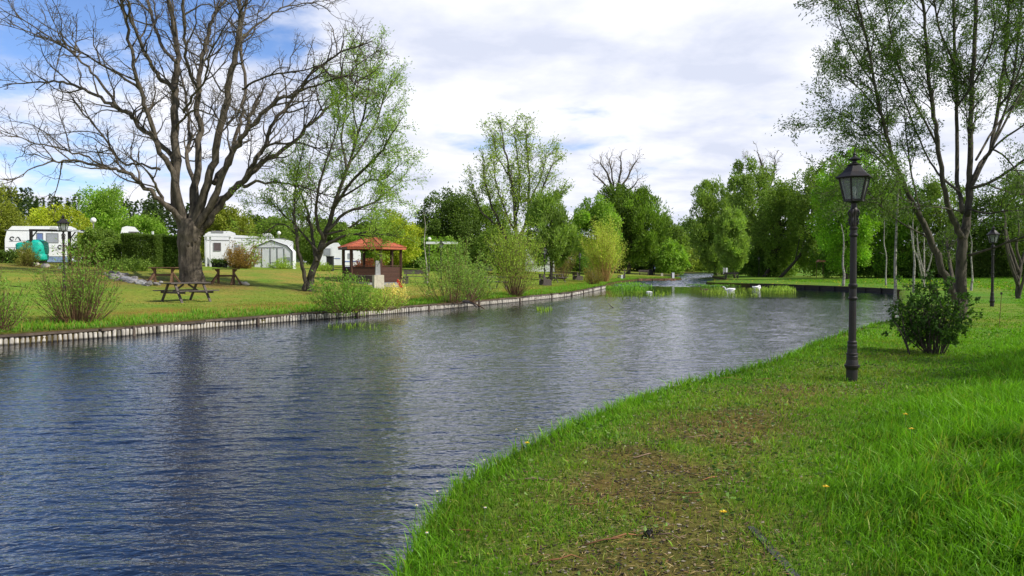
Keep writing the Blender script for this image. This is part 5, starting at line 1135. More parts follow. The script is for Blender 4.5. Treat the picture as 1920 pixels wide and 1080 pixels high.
# stone water tap, blocks and the red thing in front
q = Gd(709, 541); root = thing('stone_block', 'pale stone block carrying a grey upright slab in front of the pavilion', 'fountain', q, .45)
g = Geo(); g.box((0,0,.36), (.60,.52,.84), taper=.97); build('base', g, M['stone'], root, local=True); g = Geo(); g.box((-.02,0,1.2), (.30,.16,.86), taper=.8); build('slab', g, M['stone_grey'], root, local=True); g = Geo(); g.tube([(.08,-.08,1.55),(.1,-.2,1.57),(.1,-.24,1.5)], .02, 6); g.ball((.08,-.06,1.64), .05, 8); build('tap', g, M['iron'], root, local=True)
def rock(label, px, py, s, mat, seed, name='stone', sq=(1,.8,.6)):
    q = Gd(px, py); g = Geo(); g.blob((0,0,s*sq[2]*.5), s, seed, sq, .22, 10); o = build(name, g, M[mat], local=True); o.location = q; tag(o, label, 'stone'); return o
q = Gd(735, 539); root = thing('stone_trough', 'low white stone block lying in front of the pavilion corner', 'stone block', q, .1); g = Geo(); g.box((0,0,.10), (.78,.3,.24)); build('block', g, M['stone'], root, local=True); g = Geo(); g.box((.02,0,.235), (.6,.18,.03)); build('rim', g, M['stone_grey'], root, local=True)
q = Gd(757, 532); root = thing('planter_box', 'grey wooden planter box beside the right pavilion corner', 'planter', q, .1); g = Geo(); g.box((0,0,.22), (.62,.5,.46)); build('box', g, M['wood_grey'], root, local=True); g = Geo(); g.box((0,0,.462), (.68,.56,.03)); build('rim', g, M['wood_grey'], root, local=True)
q = Gd(749, 540); root = thing('red_board', 'red slanted board leaning at the pavilion corner', 'board', q); g = Geo(); g.beam((-.12,0,.42), (.14,-.1,-.02), .16, .05, up=(0,1,0)); build('board', g, M['red'], root, local=True); g = Geo(); g.ball((-.10,.02,.43), .07, 8); build('end_knob', g, M['red'], root, local=True)
for i, (px, py, s, lab) in enumerate(((250,530,.24,'grey stone in the rubble beside the left trestle table'), (262,533,.2,'second stone of the rubble left of the trestle table'), (238,527,.26,'largest stone at the left end of the rubble line'), (272,535,.16,'smallest stone at the foot of the left trestle table'), (462,536,.2,'pale stone right of the right-hand trestle table'), (452,534,.16,'small pale stone touching the right-hand trestle table'), (64,499,.3,'white stone in the bare soil by the teal tarpaulin'), (85,502,.26,'whitish stone right of the teal tarpaulin'), (117,505,.24,'white stone left of the lamp post shrub'))): rock(lab, px, py, s, 'stone' if i > 3 else 'stone_grey', 400+i)
# rubble terrace below the far bench
def rubble(label, pts, n, s, seed, mat='stone'):
    rng = np.random.default_rng(seed); g = Geo(); a = np.array([Gd(*p) for p in pts])
    for i in range(n):
        t = rng.uniform(0, len(a)-1); k = int(t); u = t-k; p = a[k]*(1-u)+a[min(k+1, len(a)-1)]*u; p = p + rng.normal(0, .25, 3)*[1,1,0]; z = H(p[0], p[1]) + rng.uniform(0, s); g.blob((p[0], p[1], z), s*rng.uniform(.4, 1), i, (1.2,1,.7), .25, 6, col=np.array([1,.95,.88])*rng.uniform(.45, 1))
    tag(build('rubble', g, M[mat]), label, 'rubble', kind='stuff')
rubble('loose rubble stones piled along the terrace below the far bench', [(1072,507),(1095,507),(1112,508)], 130, .32, 410); rubble('pale rubble on the slope below the white vehicles', [(918,488),(930,492),(940,494)], 60, .3, 411); rubble('dark rubble and soil by the foot of the slope left of the trestle table', [(205,516),(235,526),(285,536)], 110, .14, 412, 'stone_grey')
# log and branches fallen in at the bank
q = Gd(884, 570); root = thing('fallen_log', 'broken pale log and stick hanging over the timber edge into the water', 'log', (q[0], q[1], .2)); g = Geo()
g.tube(W(868,563,q[1]+.3)[None]+np.array([[0,0,-.05],[.2,-.15,-.06],[.45,-.35,-.12],[.6,-.55,-.25]]) , [.05,.06,.045,.03], 9); build('log', g, M['wood_grey'], root); g = Geo(); g.tube([W(886,566,q[1]),W(900,574,q[1]-.7),W(908,579,q[1]-1.2)], [.03,.025,.02], 6)
for k in range(9): e = W(888+R.uniform(-16,18), 545+R.uniform(-8,12), q[1]-.1); g.tube([W(886,568,q[1]), (W(886,568,q[1])+e)/2+R.normal(0,.08,3), e], [.016,.01,.005], 4)
build('branches', g, M['stem_red'], root)
q = W(1146, 577, CAMZ*FP/77); root = thing('floating_stick', 'short pale stick poking out of the open water', 'stick', (q[0], q[1], 0)); g = Geo(); g.tube([(q[0]+.2,q[1],-.05),(q[0],q[1],.06),(q[0]-.13,q[1]+.05,.2)], [.025,.02,.01], 6); build('stick', g, M['wood_grey'], root)
# posts and signs
def bx(name, label, cat, px, py, Yf, parts, rz=0, water=False):
    p = W(px, py, Yf); z = 0 if water else H(p[0], Yf); root = thing(name, label, cat, (p[0], Yf, z), rz)
    for nm, c, s, mt in parts: g = Geo(); g.box(c, s); build(nm, g, M[mt], root, local=True)
    return root
bx('mooring_post', 'white mooring post standing in the water at the tip of the grassy point', 'post', 1262, 524, 105, [('post',(0,0,.4),(.32,.25,1.4),'white'), ('dark_side',(-.22,0,.36),(.11,.26,1.3),'wood_black'), ('cap',(0,0,1.11),(.38,.3,.03),'grey')], water=True)
bx('wooden_post', 'grey wooden post with a box top between the yellow willow and the tree trunk', 'post', 1171, 515, 99, [('post',(0,0,.5),(.17,.17,1.2),'wood_grey'), ('head',(.04,0,1.13),(.32,.2,.16),'wood_grey')])
bx('litter_box', 'dark box on legs with a pale front beside the grey wooden post', 'box', 1164, 515, 97, [('box',(0,0,.38),(.8,.4,.3),'wood_grey'), ('front_panel',(.12,-.205,.3),(.26,.015,.5),'white'), ('leg',(-.33,0,.1),(.08,.3,.3),'wood_black'), ('leg',(.33,0,.1),(.08,.3,.3),'wood_black')])
bx('notice_board', 'pair of pale panels on posts by the fan-shaped willow', 'sign', 1361, 511, 106, [('panel',(-.25,0,1.05),(.28,.05,.85),'stone_grey'), ('panel',(.12,.05,1.05),(.24,.05,.85),'white'), ('post',(-.25,.06,.4),(.07,.06,1.0),'wood_black'), ('post',(.12,.1,.4),(.07,.06,1.0),'wood_black')])
bx('park_bench', 'low dark bench under the fan-shaped willow on the right bank', 'bench', 1372, 513, 104, [('seat',(0,0,.45),(2.0,.4,.06),'wood_black'), ('backrest',(0,.2,.72),(2.0,.05,.25),'wood_black'), ('leg',(-.8,0,.2),(.12,.35,.45),'wood_black'), ('leg',(.8,0,.2),(.12,.35,.45),'wood_black')])
q = Gd(1873, 613); root = thing('marker_stake', 'thin rusty stake with a dark knob in the grass by the second lamp post', 'stake', q); g = Geo(); g.tube([(0,0,-.05),(.03,0,.45),(.05,0,.86)], .008, 5); build('rod', g, M['stem_red'], root, local=True); g = Geo(); g.box((.05,0,.89), (.035,.035,.06)); build('knob', g, M['wood_black'], root, local=True)
# edging slab at the path, bottom of the picture
a, b = Gd(1408, 992), Gd(1478, 1082); root = thing('kerb_stone', 'narrow dark concrete edging strip half buried at the bottom of the picture', 'kerb', a); g = Geo()
for k in range(3): t0, t1 = k/3, (k+.96)/3; p0 = a+(b-a)*t0*1.5+[0,0,-.020]; p1 = a+(b-a)*t1*1.5+[0,0,-.014]; g.beam(p0, p1, .05, .05, col=np.array([1,1,1])*(.16+.05*k))
build('strip', g, M['stone_grey'], root)

# ------------------------------------------------------------------ caravans and their clutter
def van(label, px0, px1, ytop, Y, depth, prof, parts, name='motorhome', cat='motorhome', rz=0.):
    """side profile in units of the body length; base on the terrain"""
    a = W(px0, 500, Y); b = W(px1, 500, Y); t = W((px0+px1)/2, ytop, Y); L_ = b[0]-a[0]; cx = (a[0]+b[0])/2; z0 = H(cx, Y); Hh = t[2]-z0
    root = thing(name, label, cat, (cx, Y, z0), rz + math.atan2(-cx, Y)*.9); g = Geo(); g.extrude([(x*L_, z*Hh) for x, z in prof], 0, depth); body = build('body', g, M['white'], root, local=True)
    for nm, x, z, sx, sz, mt, pr in parts:
        g = Geo(); g.box((x*L_, -pr/2+.001, z*Hh), (sx*L_, pr, sz*Hh)); o = build(nm, g, M[mt], root, local=True)
        if nm == 'window':
            g = Geo(); x0, z0_, w_, h_ = x*L_, z*Hh, sx*L_, sz*Hh; [g.box((x0+dx, -pr-.006, z0_+dz), (sw, .02, sh)) for dx, dz, sw, sh in ((-w_/2,0,.04,h_+.04),(w_/2,0,.04,h_+.04),(0,-h_/2,w_-.04,.04),(0,h_/2,w_-.04,.04))]; build('frame', g, M['grey'], o, local=True)
    return root, L_, Hh
mh, L_, Hh = van('large white motorhome with dark swirl emblems, half behind a black carport frame at the left', 21, 136, 423, 55, 2.3,
    [(-.5,.20),(-.5,.62),(-.47,.84),(-.40,.97),(.42,1.0),(.5,.93),(.5,.17),(.0,.17)],
    [('window',.155,.67,.165,.25,'window',.02), ('window',-.02,.67,.085,.25,'window_blue',.02), ('stripe',0,.40,.98,.012,'grey',.012), ('door',-.14,.53,.11,.62,'white',.016), ('vent_grille',-.37,.2,.16,.06,'seam',.02), ('skirt',.12,.085,.6,.15,'blue_tarp',.01), ('roof_rail',-.08,.86,.84,.018,'grey',.03), ('light',.42,.25,.03,.04,'red',.03)])
for x in (-.33, .33):
    g = Geo(); g.lathe([(.10,-.11),(.33,-.11),(.36,-.06),(.36,.06),(.33,.11),(.10,.11)], 18); 
    for arr in g.v: arr[:] = arr[:, [0, 2, 1]] + [x*L_, .22, .30]
    w_ = build('wheel', g, M['rubber'], mh, local=True); g = Geo(); g.lathe([(.001,-.10),(.2,-.10),(.2,-.07)], 14)
    for arr in g.v: arr[:] = arr[:, [0, 2, 1]] + [x*L_, .22, .30]
    build('rim', g, M['grey'], w_, local=True)
for i, (x, z, s) in enumerate(((-.40, .64, 1.), (.26, .43, .95))):      # swirl emblems: a dark round mark with trailing arcs
    g = Geo(); X, Z = x*L_, z*Hh; g.tube([(X+.12*math.cos(t), -.02, Z+.12*math.sin(t)) for t in np.linspace(.4, 5.6, 14)], [.035]*12+[.02,.01], 5)
    g.tube([(X+.2+.2*t, -.02, Z-.10+.22*math.sin(t*2.4)) for t in np.linspace(0, 1.3, 8)], .022, 5); g.tube([(X+.38+.13*t, -.02, Z+.10-.25*t) for t in np.linspace(0, 1, 5)], .03, 5); g.beam((X-.2,-.012,Z-.22), (X+1.0,-.012,Z-.14), .01, .02)
    build('emblem', g, M['seam'], mh, local=True)
# carport frame in front of it
p0, p1 = W(58, 432, 52.5), W(130, 434, 52.5); z0 = H(p0[0], 52.5); root = thing('carport', 'black timber carport frame with white roof sheets in front of the large motorhome', 'carport', (p0[0], 52.5, z0)); 
for p in (p0, p1):
    g = Geo(); g.box((p[0], 52.5, (z0-.1+p[2])/2), (.16, .14, p[2]-z0+.1)); build('post', g, M['wood_black'], root); g = Geo(); g.beam((p[0]+.04, 52.5, p[2]-.5), (p[0]+.42, 52.5, p[2]-.03), .06, .07, up=(0,1,0)); build('brace', g, M['wood_black'], root)
e = W(160, 433, 52.5); g = Geo(); g.beam((p0[0]-.1,52.5,p0[2]+.02), (e[0],52.5,p0[2]-.03), .12, .14); build('beam', g, M['wood_black'], root)
g = Geo(); a = W(93, 427, 52.3); b = W(164, 430, 52.3)
for k in range(5): x0 = a[0]+(b[0]-a[0])*k/5; x1 = a[0]+(b[0]-a[0])*(k+1)/5-.04; g.box(((x0+x1)/2, 53.0, a[2]-.06*k-.04), (x1-x0, 1.4, .16-.012*k), ry=.04)
build('roof_sheet', g, M['white'], root)
# teal tarpaulin bundle
q = W(62, 485, 53); z0 = H(q[0], 53.); root = thing('covered_trailer', 'bulky load wrapped in bright teal tarpaulin beside the left carport post', 'covered trailer', (q[0], 53., z0)); g = Geo(); rng = np.random.default_rng(5)
def drape(g, c, r, seed, n=22):
    pr = [(max(math.sin(PI*k/n), .001), -math.cos(PI*k/n)) for k in range(n+1)]; b = Geo().lathe(pr, 30); v = b.v[0]; q_ = np.random.default_rng(seed); d = np.ones(len(v))
    for _ in range(7): kk = q_.normal(0, 4, 3); d += .018*np.abs(np.sin(v@kk+q_.uniform(0, 6)))
    v = np.sign(v)*np.abs(v)**.62*d[:, None]; g.add(v*np.array(r)+np.array(c), b.f4[0])
drape(g, (.25,0,1.0), (.62,.6,.58), 3); drape(g, (-.62,-.05,1.12), (.36,.4,.30), 4); drape(g, (.45,-.1,.42), (.5,.5,.26), 6); build('tarpaulin', g, M['teal'], root, local=True, smooth=True)
g = Geo(); g.box((.2,.05,.15), (1.0,.8,.35)); build('chassis', g, M['wood_black'], root, local=True)
g = Geo(); g.tube([(-.33,-.62,.9),(.3,-.66,.86),(.88,-.5,.9)], .02, 5); g.tube([(-.1,-.62,.62),(.5,-.64,.58),(.9,-.45,.62)], .02, 5); build('strap', g, M['seam'], root, local=True)
van('white motorhome seen only as a rounded roof over the clipped hedge', 229, 263, 424, 60, 2.2, [(-.5,.05),(-.5,.8),(-.42,.96),(-.2,1.0),(.2,.98),(.38,.88),(.5,.6),(.5,.05)], [('window',.16,.78,.5,.14,'window_dark',.02), ('door',-.3,.5,.2,.7,'white',.02)])
bx('fence_panel', 'white slatted panel between two white posts showing above the hedge', 'fence', 276, 440, 58, [('post',(-.42,0,1.2),(.11,.11,2.5),'white'), ('post',(.42,0,1.25),(.11,.11,2.6),'white'), ('panel',(0,.02,1.95),(.72,.05,.5),'white_cloth')])
cv, L2, H2 = van('white caravan with a small dark window right of the big trunk', 386, 436, 438, 62, 2.3, [(-.5,.06),(-.5,.94),(-.46,1.0),(.5,1.0),(.5,.06)],
    [('window',-.06,.60,.25,.24,'window_dark',.03), ('door',-.41,.5,.10,.78,'white',.02), ('rail',.0,.80,.95,.02,'grey',.03), ('skirt',0,.05,.98,.08,'grey',.02)], 'caravan', 'caravan')
p0 = W(386, 443, 61); root = thing('canopy', 'white pole awning frame in front of the caravan with the dark window', 'canopy', (p0[0], 61, H(p0[0], 61)))
for px in (386, 394, 431): p = W(px, 443, 60.9); g = Geo(); g.box((p[0], 60.9, (H(p[0], 60.9)+p[2])/2), (.11,.1,p[2]-H(p[0], 60.9))); build('post', g, M['white'], root)
a, b = W(383,443,60.9), W(434,444,60.9); g = Geo(); g.beam(a, b, .3, .09); build('beam', g, M['white'], root)
van('long low white caravan roof with black roof hatch behind the brown shrub', 432, 548, 444, 68, 2.4, [(-.5,.05),(-.5,1.06),(-.1,1.02),(.12,.96),(.42,.9),(.5,.84),(.5,.05)], [('roof_rail',-.05,.95,.9,.02,'grey',.02), ('window',-.38,.6,.1,.2,'window',.02)], 'caravan', 'caravan')
van('white caravan roof rising behind the long low caravan', 388, 440, 433, 72, 2.3, [(-.5,.05),(-.5,.9),(-.4,.97),(.3,1.0),(.5,.94),(.5,.05)], [('roof_hatch',-.1,.97,.4,.06,'grey',.05), ('window',.1,.8,.2,.1,'window_dark',.02)], 'caravan', 'caravan')
van('small white caravan roof in front of the clay-tiled roof', 490, 514, 437, 76, 2.2, [(-.5,.05),(-.5,.85),(-.35,.98),(.2,1.0),(.45,.9),(.5,.6),(.5,.05)], [('window',0,.85,.5,.08,'window',.02), ('seam_line',0,.92,.9,.015,'grey',.02)], 'caravan', 'caravan')
# awning tent with gabled front
a, b, t = W(476, 490, 64), W(548, 490, 64), W(511, 451, 64); z0 = H(t[0], 64.); root = thing('awning_tent', 'white canvas awning tent with gabled front and dark seams', 'awning tent', (t[0], 64, z0)); L3 = b[0]-a[0]; h3 = t[2]-z0; xl, xr = a[0], b[0]
pr = [(xl, z0-.1), (xl, z0+h3*.74), (t[0]-.1, z0+h3), (t[0]+1.2, z0+h3*.8), (xr, z0+h3*.60), (xr, z0-.1)]
g = Geo(); g.extrude(pr, 64, 65.1); build('canvas', g, M['white_cloth'], root); g = Geo()
for k in range(1, 5): g.beam(np.array([pr[k][0], 63.98, pr[k][1]+.02]), np.array([pr[k+1][0], 63.98, pr[k+1][1]+.02]) if k < 4 else np.array([pr[k][0], 63.98, z0]), .08, .07, up=(0,1,0))
for x in (.0, .20, .42, .60, .78, .985): X = xl+L3*x; g.box((X+.03, 63.985, z0+h3*.36), (.045, .03, h3*.72 if x < .8 else h3*.55))
g.box(((xl+xr)/2-.3, 63.99, z0+h3*.74), (L3*.72, .025, .045)); g.box((xl+L3*.1, 63.987, z0+h3*.2), (L3*.19, .03, .03)); g.box((xl+L3*.5, 63.987, z0+h3*.2), (L3*.16, .03, .03)); build('seam', g, M['seam'], root)
g = Geo(); g.box((xl+L3*.885, 63.98, z0+h3*.32), (L3*.12, .03, h3*.16)); build('window', g, M['window'], root); g = Geo(); g.box(((xl+xr)/2, 63.97, z0-.02), (L3, .04, .12)); build('ground_strip', g, M['seam'], root)
van('small white trailer caravan with dark opening between the willow stems and the pavilion', 601, 640, 455, 66, 2.1, [(-.5,.18),(-.5,.85),(-.4,.98),(.35,1.0),(.5,.85),(.5,.18)], [('window',-.17,.66,.3,.24,'window',.02), ('stripe',.2,.42,.5,.03,'window_blue',.02), ('wheel_cover',-.05,.16,.3,.16,'rubber',.03), ('door',.12,.55,.14,.6,'white',.02)], 'caravan', 'caravan')
van('white and blue caravan seen through the open pavilion', 645, 676, 468, 68, 2.1, [(-.5,.15),(-.5,.9),(-.4,1.0),(.4,1.0),(.5,.85),(.5,.15)], [('window',-.1,.68,.3,.25,'window',.02), ('stripe',.0,.42,.9,.06,'window_blue',.02), ('skirt',0,.12,.9,.1,'window_blue',.02)], 'caravan', 'caravan')
bx('black_bin', 'black upright bin beside the small trailer caravan', 'bin', 619, 492, 63, [('body',(0,0,.55),(.5,.5,1.2),'rubber'), ('lid',(0,-.02,1.17),(.56,.56,.06),'seam')])
a, b = W(801, 456, 76), W(857, 456, 76); z0 = H((a[0]+b[0])/2, 76.); h = a[2]-z0; bx('carport', 'flat thin white carport roof on posts right of the young staked tree', 'carport', 829, 456, 76, [('roof',(0,0,h),(b[0]-a[0],2.2,.22),'white'), ('post',(-1.3,0,h/2),(.1,.1,h-.24),'wood_grey'), ('post',(1.3,0,h/2),(.1,.1,h-.24),'wood_grey')])
van('white motorhome glimpsed through leaves left of the tall see-through willow', 896, 952, 456, 90, 2.3, [(-.5,.1),(-.5,.7),(-.35,.95),(-.1,1.0),(.5,.96),(.5,.1)], [('window',-.2,.68,.2,.22,'window',.02), ('window',.25,.7,.2,.18,'window_dark',.02), ('stripe',0,.4,.9,.05,'grey',.02)])
van('second white vehicle half hidden behind the silvery round willow', 985, 1040, 460, 100, 2.3, [(-.5,.1),(-.5,.8),(-.4,.98),(.4,1.0),(.5,.8),(.5,.1)], [('window',.1,.68,.3,.2,'window',.02), ('stripe',0,.35,.9,.05,'grey',.02)], 'caravan', 'caravan')
van('low white car parked beyond the far bench under the dark trees', 1078, 1112, 474, 126, 1.8, [(-.5,.2),(-.5,.5),(-.3,.6),(-.15,.98),(.2,1.0),(.36,.62),(.5,.5),(.5,.2)], [('window',.02,.78,.32,.25,'window_dark',.02), ('wheel',-.3,.18,.14,.3,'rubber',.05), ('wheel',.3,.18,.14,.3,'rubber',.05)], 'parked_car', 'car')
# clay-tiled roof far behind
p = W(500, 436, 130); z0 = H(p[0], 130.); root = thing('house', 'far-off house showing only its clay-tiled roof among the trees', 'house', (p[0], 130, z0)); h = p[2]-z0; g = Geo(); g.box((0,1.5,h/2), (3.8,3,h)); build('wall', g, M['stone'], root, local=True)
g = Geo(); g.extrude([(-2.3,h),(-1.2,h+1.1),(1.6,h+1.15),(2.4,h)], -.4, 3.4); build('roof', g, M['clay'], root, local=True); g = Geo(); g.box((.4,1,h+1.3), (.35,.35,.6)); build('chimney', g, M['clay'], root, local=True); g = Geo(); g.box((0,-.01,h*.6), (.9,.04,.9)); build('window', g, M['window_dark'], root, local=True)
# flower pots by the caravan
for i, (px, lab) in enumerate(((402, 'black plant pot left of the white awning posts'), (411, 'black plant pot with small dark shrub, middle of the pots'), (421, 'larger black plant pot with bushy dark plant beside the brown shrub'))):
    p = W(px, 492, 59.5); z0 = H(p[0], 59.5); root = thing('plant_pot', lab, 'plant pot', (p[0], 59.5, z0), group='plant pots before the caravan'); g = Geo(); g.lathe([(.001,-.02),(.17,-.02),(.23,.3),(.25,.33),(.22,.33),(.2,.28),(.001,.28)], 14); build('pot', g, M['rubber'], root, local=True)
    rng = np.random.default_rng(500+i); n = 350; P = rng.normal(0, .11, (n, 3)) + [0,0,.42]; v, f, c = kites(P, rng.normal(0,1,(n,3))+[0,0,.5], .12, .07, rng, *DK); build('plant', Geo().add(v, f, c), M['leaf'], root, local=True)

# ------------------------------------------------------------------ swans, duck, person
def bird(name, label, cat, loc, rz, neck, mat, scale=1., tuck=False):
    root = thing(name, label, cat, loc, rz, group='white swans among the reeds' if cat == 'swan' else None); s = scale
    spine = [(-.62,0,.26),(-.52,0,.22),(-.36,0,.17),(-.15,0,.15),(.08,0,.14),(.24,0,.16),(.33,0,.21)] + neck
    rad = [.015,.07,.155,.205,.20,.15,.09] + [.05]*2 + [.036]*(len(neck)-5) + [.037,.047,.03]
    P = catmull(np.column_stack([np.array(spine)*s, np.array(rad)*s]), 4); g = Geo(); g.tube(P[:, :3], np.maximum(P[:, 3], .006), 14); build('body', g, M[mat], root, smooth=True, local=True)
    for sd in (-1, 1):
        g = Geo(); W_ = [(.16,.15,.20),(0,.19,.23),(-.2,.19,.25),(-.38,.13,.28),(-.58,.04,.33)]; P = catmull(np.array([(x*s, y*sd*s, z*s) for x, y, z in W_]), 4); g.tube(P, np.interp(np.linspace(0,1,len(P)), [0,.3,.7,1], [.03,.085,.07,.012])*s, 9); build('wing', g, M[mat], root, smooth=True, local=True)
    h0, h1 = np.array(neck[-2]), np.array(neck[-1]); d = unit(h1-h0); g = Geo(); g.tube([h1*s, (h1+d*.05)*s, (h1+d*.11)*s], np.array([.028,.022,.01])*s, 8); build('beak', g, M['beak'], root, smooth=True, local=True); return root
def onwater(px, py): Y = CAMZ*FP/(py-500); return (W(px, py, Y)[0], Y, -.06)
bird('swan', 'white swan with its neck stretched low to the left, feeding in the reeds', 'swan', onwater(1367, 545.5), PI, [(.37,0,.28),(.39,0,.37),(.46,0,.44),(.55,0,.46),(.62,0,.44)], 'swan', .82)
bird('swan', 'resting white swan with its neck curled back over its body', 'swan', onwater(1420, 541.5), .25, [(.34,.02,.30),(.30,.03,.39),(.20,.03,.41),(.10,.03,.37),(.03,.02,.33)], 'swan', .84)
M['duck'] = surf('duck_feather', (.16,.11,.07), .8, .5, 14, .004, 30)
bird('duck', 'small brown duck swimming left of the two swans', 'duck', onwater(1320, 545), 2.6, [(.35,0,.27),(.37,0,.34),(.39,0,.39),(.43,0,.42),(.47,0,.42)], 'duck', .62)
q = onwater(1216, 549); root = thing('floating_litter', 'small white scrap floating in front of the left reed bed', 'litter', (q[0], q[1], .02)); g = Geo(); g.blob((0,0,.02), .2, 7, (1,.7,.35), .3, 8); build('scrap', g, M['swan'], root, local=True)
def person():
    Y = 132.; p = W(1226, 515, Y); z = H(p[0], Y); root = thing('person', 'person in dark clothes with a light shoulder bag standing on the grassy point', 'person', (p[0], Y, z), .5)
    def skin(name, V, E, rad, mat, sub=1):
        me = bpy.data.meshes.new(name); me.from_pydata(V, E, []); me.update(); o = bpy.data.objects.new(name, me); COL.objects.link(o); o.parent = root
        m = o.modifiers.new('skin', 'SKIN'); m.use_smooth_shade = True
        for i, r in enumerate(rad): me.skin_vertices[0].data[i].radius = (r, r) if not isinstance(r, tuple) else r
        me.skin_vertices[0].data[0].use_root = True; s = o.modifiers.new('sub', 'SUBSURF'); s.levels = s.render_levels = sub; me.materials.append(M[mat]); return o
    V = [(0,0,.94),(0,0,1.15),(0,0,1.40),(0,-.01,1.50),(0,-.02,1.60),(0,-.01,1.70),(-.19,0,1.38),(-.25,.03,1.12),(-.24,-.08,.90),(.19,0,1.38),(.25,.03,1.12),(.20,-.12,.95),(-.10,0,.88),(-.11,.0,.49),(-.12,.03,.08),(-.12,-.12,.04),(.10,0,.88),(.12,-.02,.49),(.13,.03,.08),(.14,-.12,.04)]
    E = [(0,1),(1,2),(2,3),(3,4),(4,5),(2,6),(6,7),(7,8),(2,9),(9,10),(10,11),(0,12),(12,13),(13,14),(14,15),(0,16),(16,17),(17,18),(18,19)]
    Rr = [.14,(.15,.11),(.17,.11),.055,.085,.07,.06,.045,.035,.06,.045,.035,.085,.06,.045,.035,.085,.06,.045,.035]; skin('body', V, E, Rr, 'skin', 2)
    skin('jacket', V[:3]+V[6:8]+V[9:11]+[(0,0,1.46)], [(0,1),(1,2),(2,3),(3,4),(2,5),(5,6),(2,7)], [.17,(.18,.14),(.19,.13),.075,.06,.075,.06,.08], 'cloth_dark', 2)
    skin('trousers', [(0,0,.93)]+V[12:15]+V[16:19], [(0,1),(1,2),(2,3),(0,4),(4,5),(5,6)], [.15,.10,.075,.06,.10,.075,.06], 'cloth_dark', 2)
    g = Geo(); g.ball((0,.012,1.685), .105, 10, (.92,1,.95)); build('hair', g, M['seam'], root, smooth=True, local=True)
    g = Geo(); g.blob((.05,-.17,1.22), .16, 3, (.8,.5,1), .1, 9); g.tube([(.16,-.05,1.44),(.1,-.16,1.33),(.03,-.17,1.2)], .03, 6); build('bag', g, M['cloth_light'], root, smooth=True, local=True)
person()
p = W(1220, 515, 131.5); root = thing('round_tent', 'black round-topped angling shelter beside the standing person', 'shelter', (p[0], 131.5, H(p[0], 131.5))); g = Geo(); P = []
for k, t in enumerate(np.linspace(0, PI, 12)): P.append((.42*math.cos(t)-.05, .0, 1.0*math.sin(t)**.7))
g.tube(P, .07, 8); g.extrude([(x*.98, z*.97) for x, _, z in P], .03, .5); build('hood', g, M['rubber'], root, local=True); g = Geo(); g.box((.38,.3,.25), (.12,.4,.6)); build('side_flap', g, M['wood_brown'], root, local=True)
bx('tree_stump', 'pale cut tree stump at the foot of the leaning trunk on the grassy point', 'stump', 1241, 515, 128, [('stump',(0,0,.2),(.35,.35,.5),'stone'), ('side_root',(.25,0,.08),(.2,.3,.25),'wood_brown')])
# red tent far in the trees
p = W(1541, 490, 100); z0 = H(p[0], 100.); root = thing('red_shelter', 'faint red shelter seen through the trees behind the near lamp post', 'shelter', (p[0], 100, z0)); h = p[2]-z0
g = Geo(); g.extrude([(-.5,h-.1),(-.2,h+.2),(.45,h+.1),(.55,h-.1)], 0, .9); build('roof', g, M['clay'], root, local=True); g = Geo(); [g.box((x, .7, h/2-.1), (.05,.05,h-.2)) for x in (-.4,.45)]; build('post', g, M['wood_brown'], root, local=True)

# ------------------------------------------------------------------ small things in the foreground
def flower(label, px, py, h, col, seed, n=7, s=.022, cat='flower', name='wildflower', group=None):
    q = Gd(px, py); rng = np.random.default_rng(seed); root = thing(name, label, cat, q, group=group); g = Geo(); g.tube([(0,0,-.02),(.01,0,h*.5),(.015,.01,h)], .0022, 5); build('stem', g, M['stem'], root, local=True); g = Geo()
    for k in range(n):
        a = k*2*PI/n+rng.uniform(0,.3); c, sn = math.cos(a), math.sin(a); g.add([(.015,.01,h),(.015+s*.6*c-s*.3*sn,.01+s*.6*sn+s*.3*c,h+.006),(.015+s*1.2*c,.01+s*1.2*sn,h+.002),(.015+s*.6*c+s*.3*sn,.01+s*.6*sn-s*.3*c,h+.006)], [[0,1,2,3]], col)
    g.ball((.015,.01,h+.005), s*.4, 6, col=(.8,.6,.05)); build('blossom', g, M['flower'], root, local=True)
M['stem'] = surf('green_stem', (.08,.18,.03), .7, .2, 10)
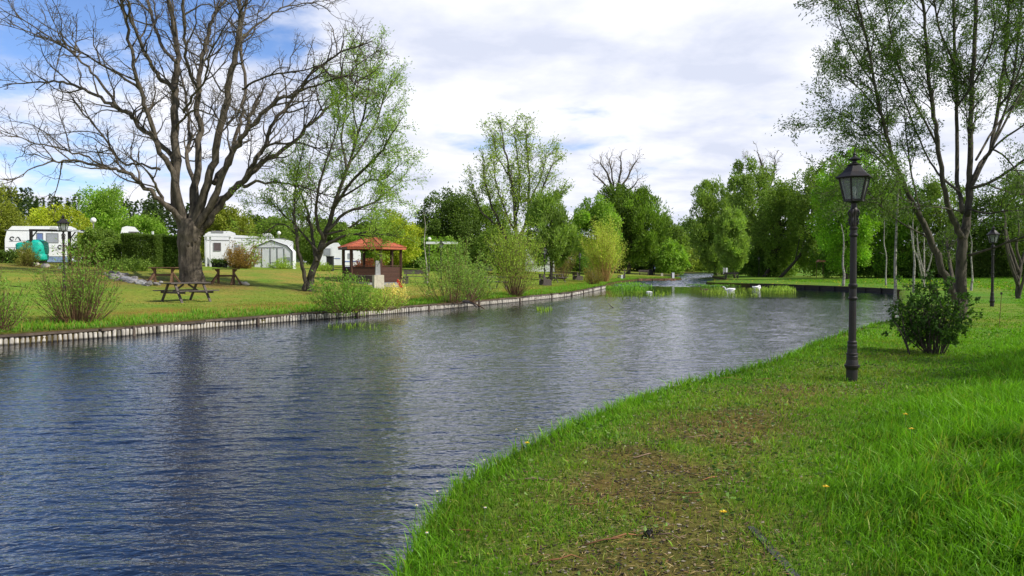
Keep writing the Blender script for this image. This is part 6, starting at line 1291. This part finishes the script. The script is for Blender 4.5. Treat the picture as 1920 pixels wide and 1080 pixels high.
for i, (px, py, lab) in enumerate(((776,1003,'lowest white flower at the very edge of the bank but one'), (795,1056,'white flower nearest the bottom of the picture on the bank'), (904,905,'white flower rising above the edge where the bank corner juts out'), (965,838,'white flower at the water edge farther up the bank'), (815,972,'small white flower halfway down the near bank edge'), (905,1008,'tiny white flower in the grass left of the worn strip'))): flower(lab, px, py, .15, (.8,.8,.82), 600+i, 6, .011, group='white wildflowers on the near bank')
for i, (px, py, lab) in enumerate(((1706,862,'brightest yellow dandelion in the long grass'), (1695,830,'yellow dandelion just above the brightest one'), (1545,950,'small yellow flower low in the front grass'), (985,858,'yellow flower near the bank edge'), (1352,1000,'yellow flower beside the concrete strip'))): flower(lab, px, py, .24 if px > 1600 else .12, (.85,.6,.03), 620+i, 12, .02, group='dandelions in the near grass', name='dandelion')
rng = np.random.default_rng(640); tw = ((1000,905,.35),(860,1004,.3),(1290,935,.22),(1255,1012,.2),(1130,1025,.3),(1050,1062,.25),(1300,828,.25),(1370,712,.3),(1430,716,.3),(1225,985,.15),(1175,1010,.3),(1090,950,.2),(1205,860,.2),(1330,905,.16))
wh = ('beside the mossy patch','at the bank edge','in the middle of the worn strip','near the concrete strip','in the brown litter','at the very bottom','on the green turf','by the base of the lamp post','left of the near lamp post','among dead leaves','lying across the litter','on short moss','higher up the strip','right of the litter patch')
for i, (px, py, l) in enumerate(tw):
    q = Gd(px, py); a = rng.uniform(-.6, .6); d = np.array([math.cos(a), math.sin(a), 0])*l/2; g = Geo(); g.tube([-d+[0,0,.012], [0,0,.02+rng.uniform(0,.012)], d*.6+rng.normal(0,.012,3)+[0,0,.02], d+[0,0,.02]], [.004,.005,.004,.002], 6, col=np.array([1.6,1.3,1])*rng.uniform(.6,2))
    o = build('twig', g, M['wood_brown'] if i % 3 else M['wood_grey'], smooth=True, local=True); o.location = q; tag(o, 'dry %s twig %s' % ('long' if l > .24 else 'short', wh[i]), 'twig', 'dry twigs on the near bank')
q = Gd(1215, 1020); g = Geo(); 
for k in range(14): e = rng.normal(0, .02, 3)+[0,0,.03]; g.blob(e*.7, .010, k, (1,.7,1.2), .3, 5)
o = build('dirt_clump', g, M['wood_black'], local=True); o.location = q; tag(o, 'small dark crumbly clump lying on the worn strip', 'clump')
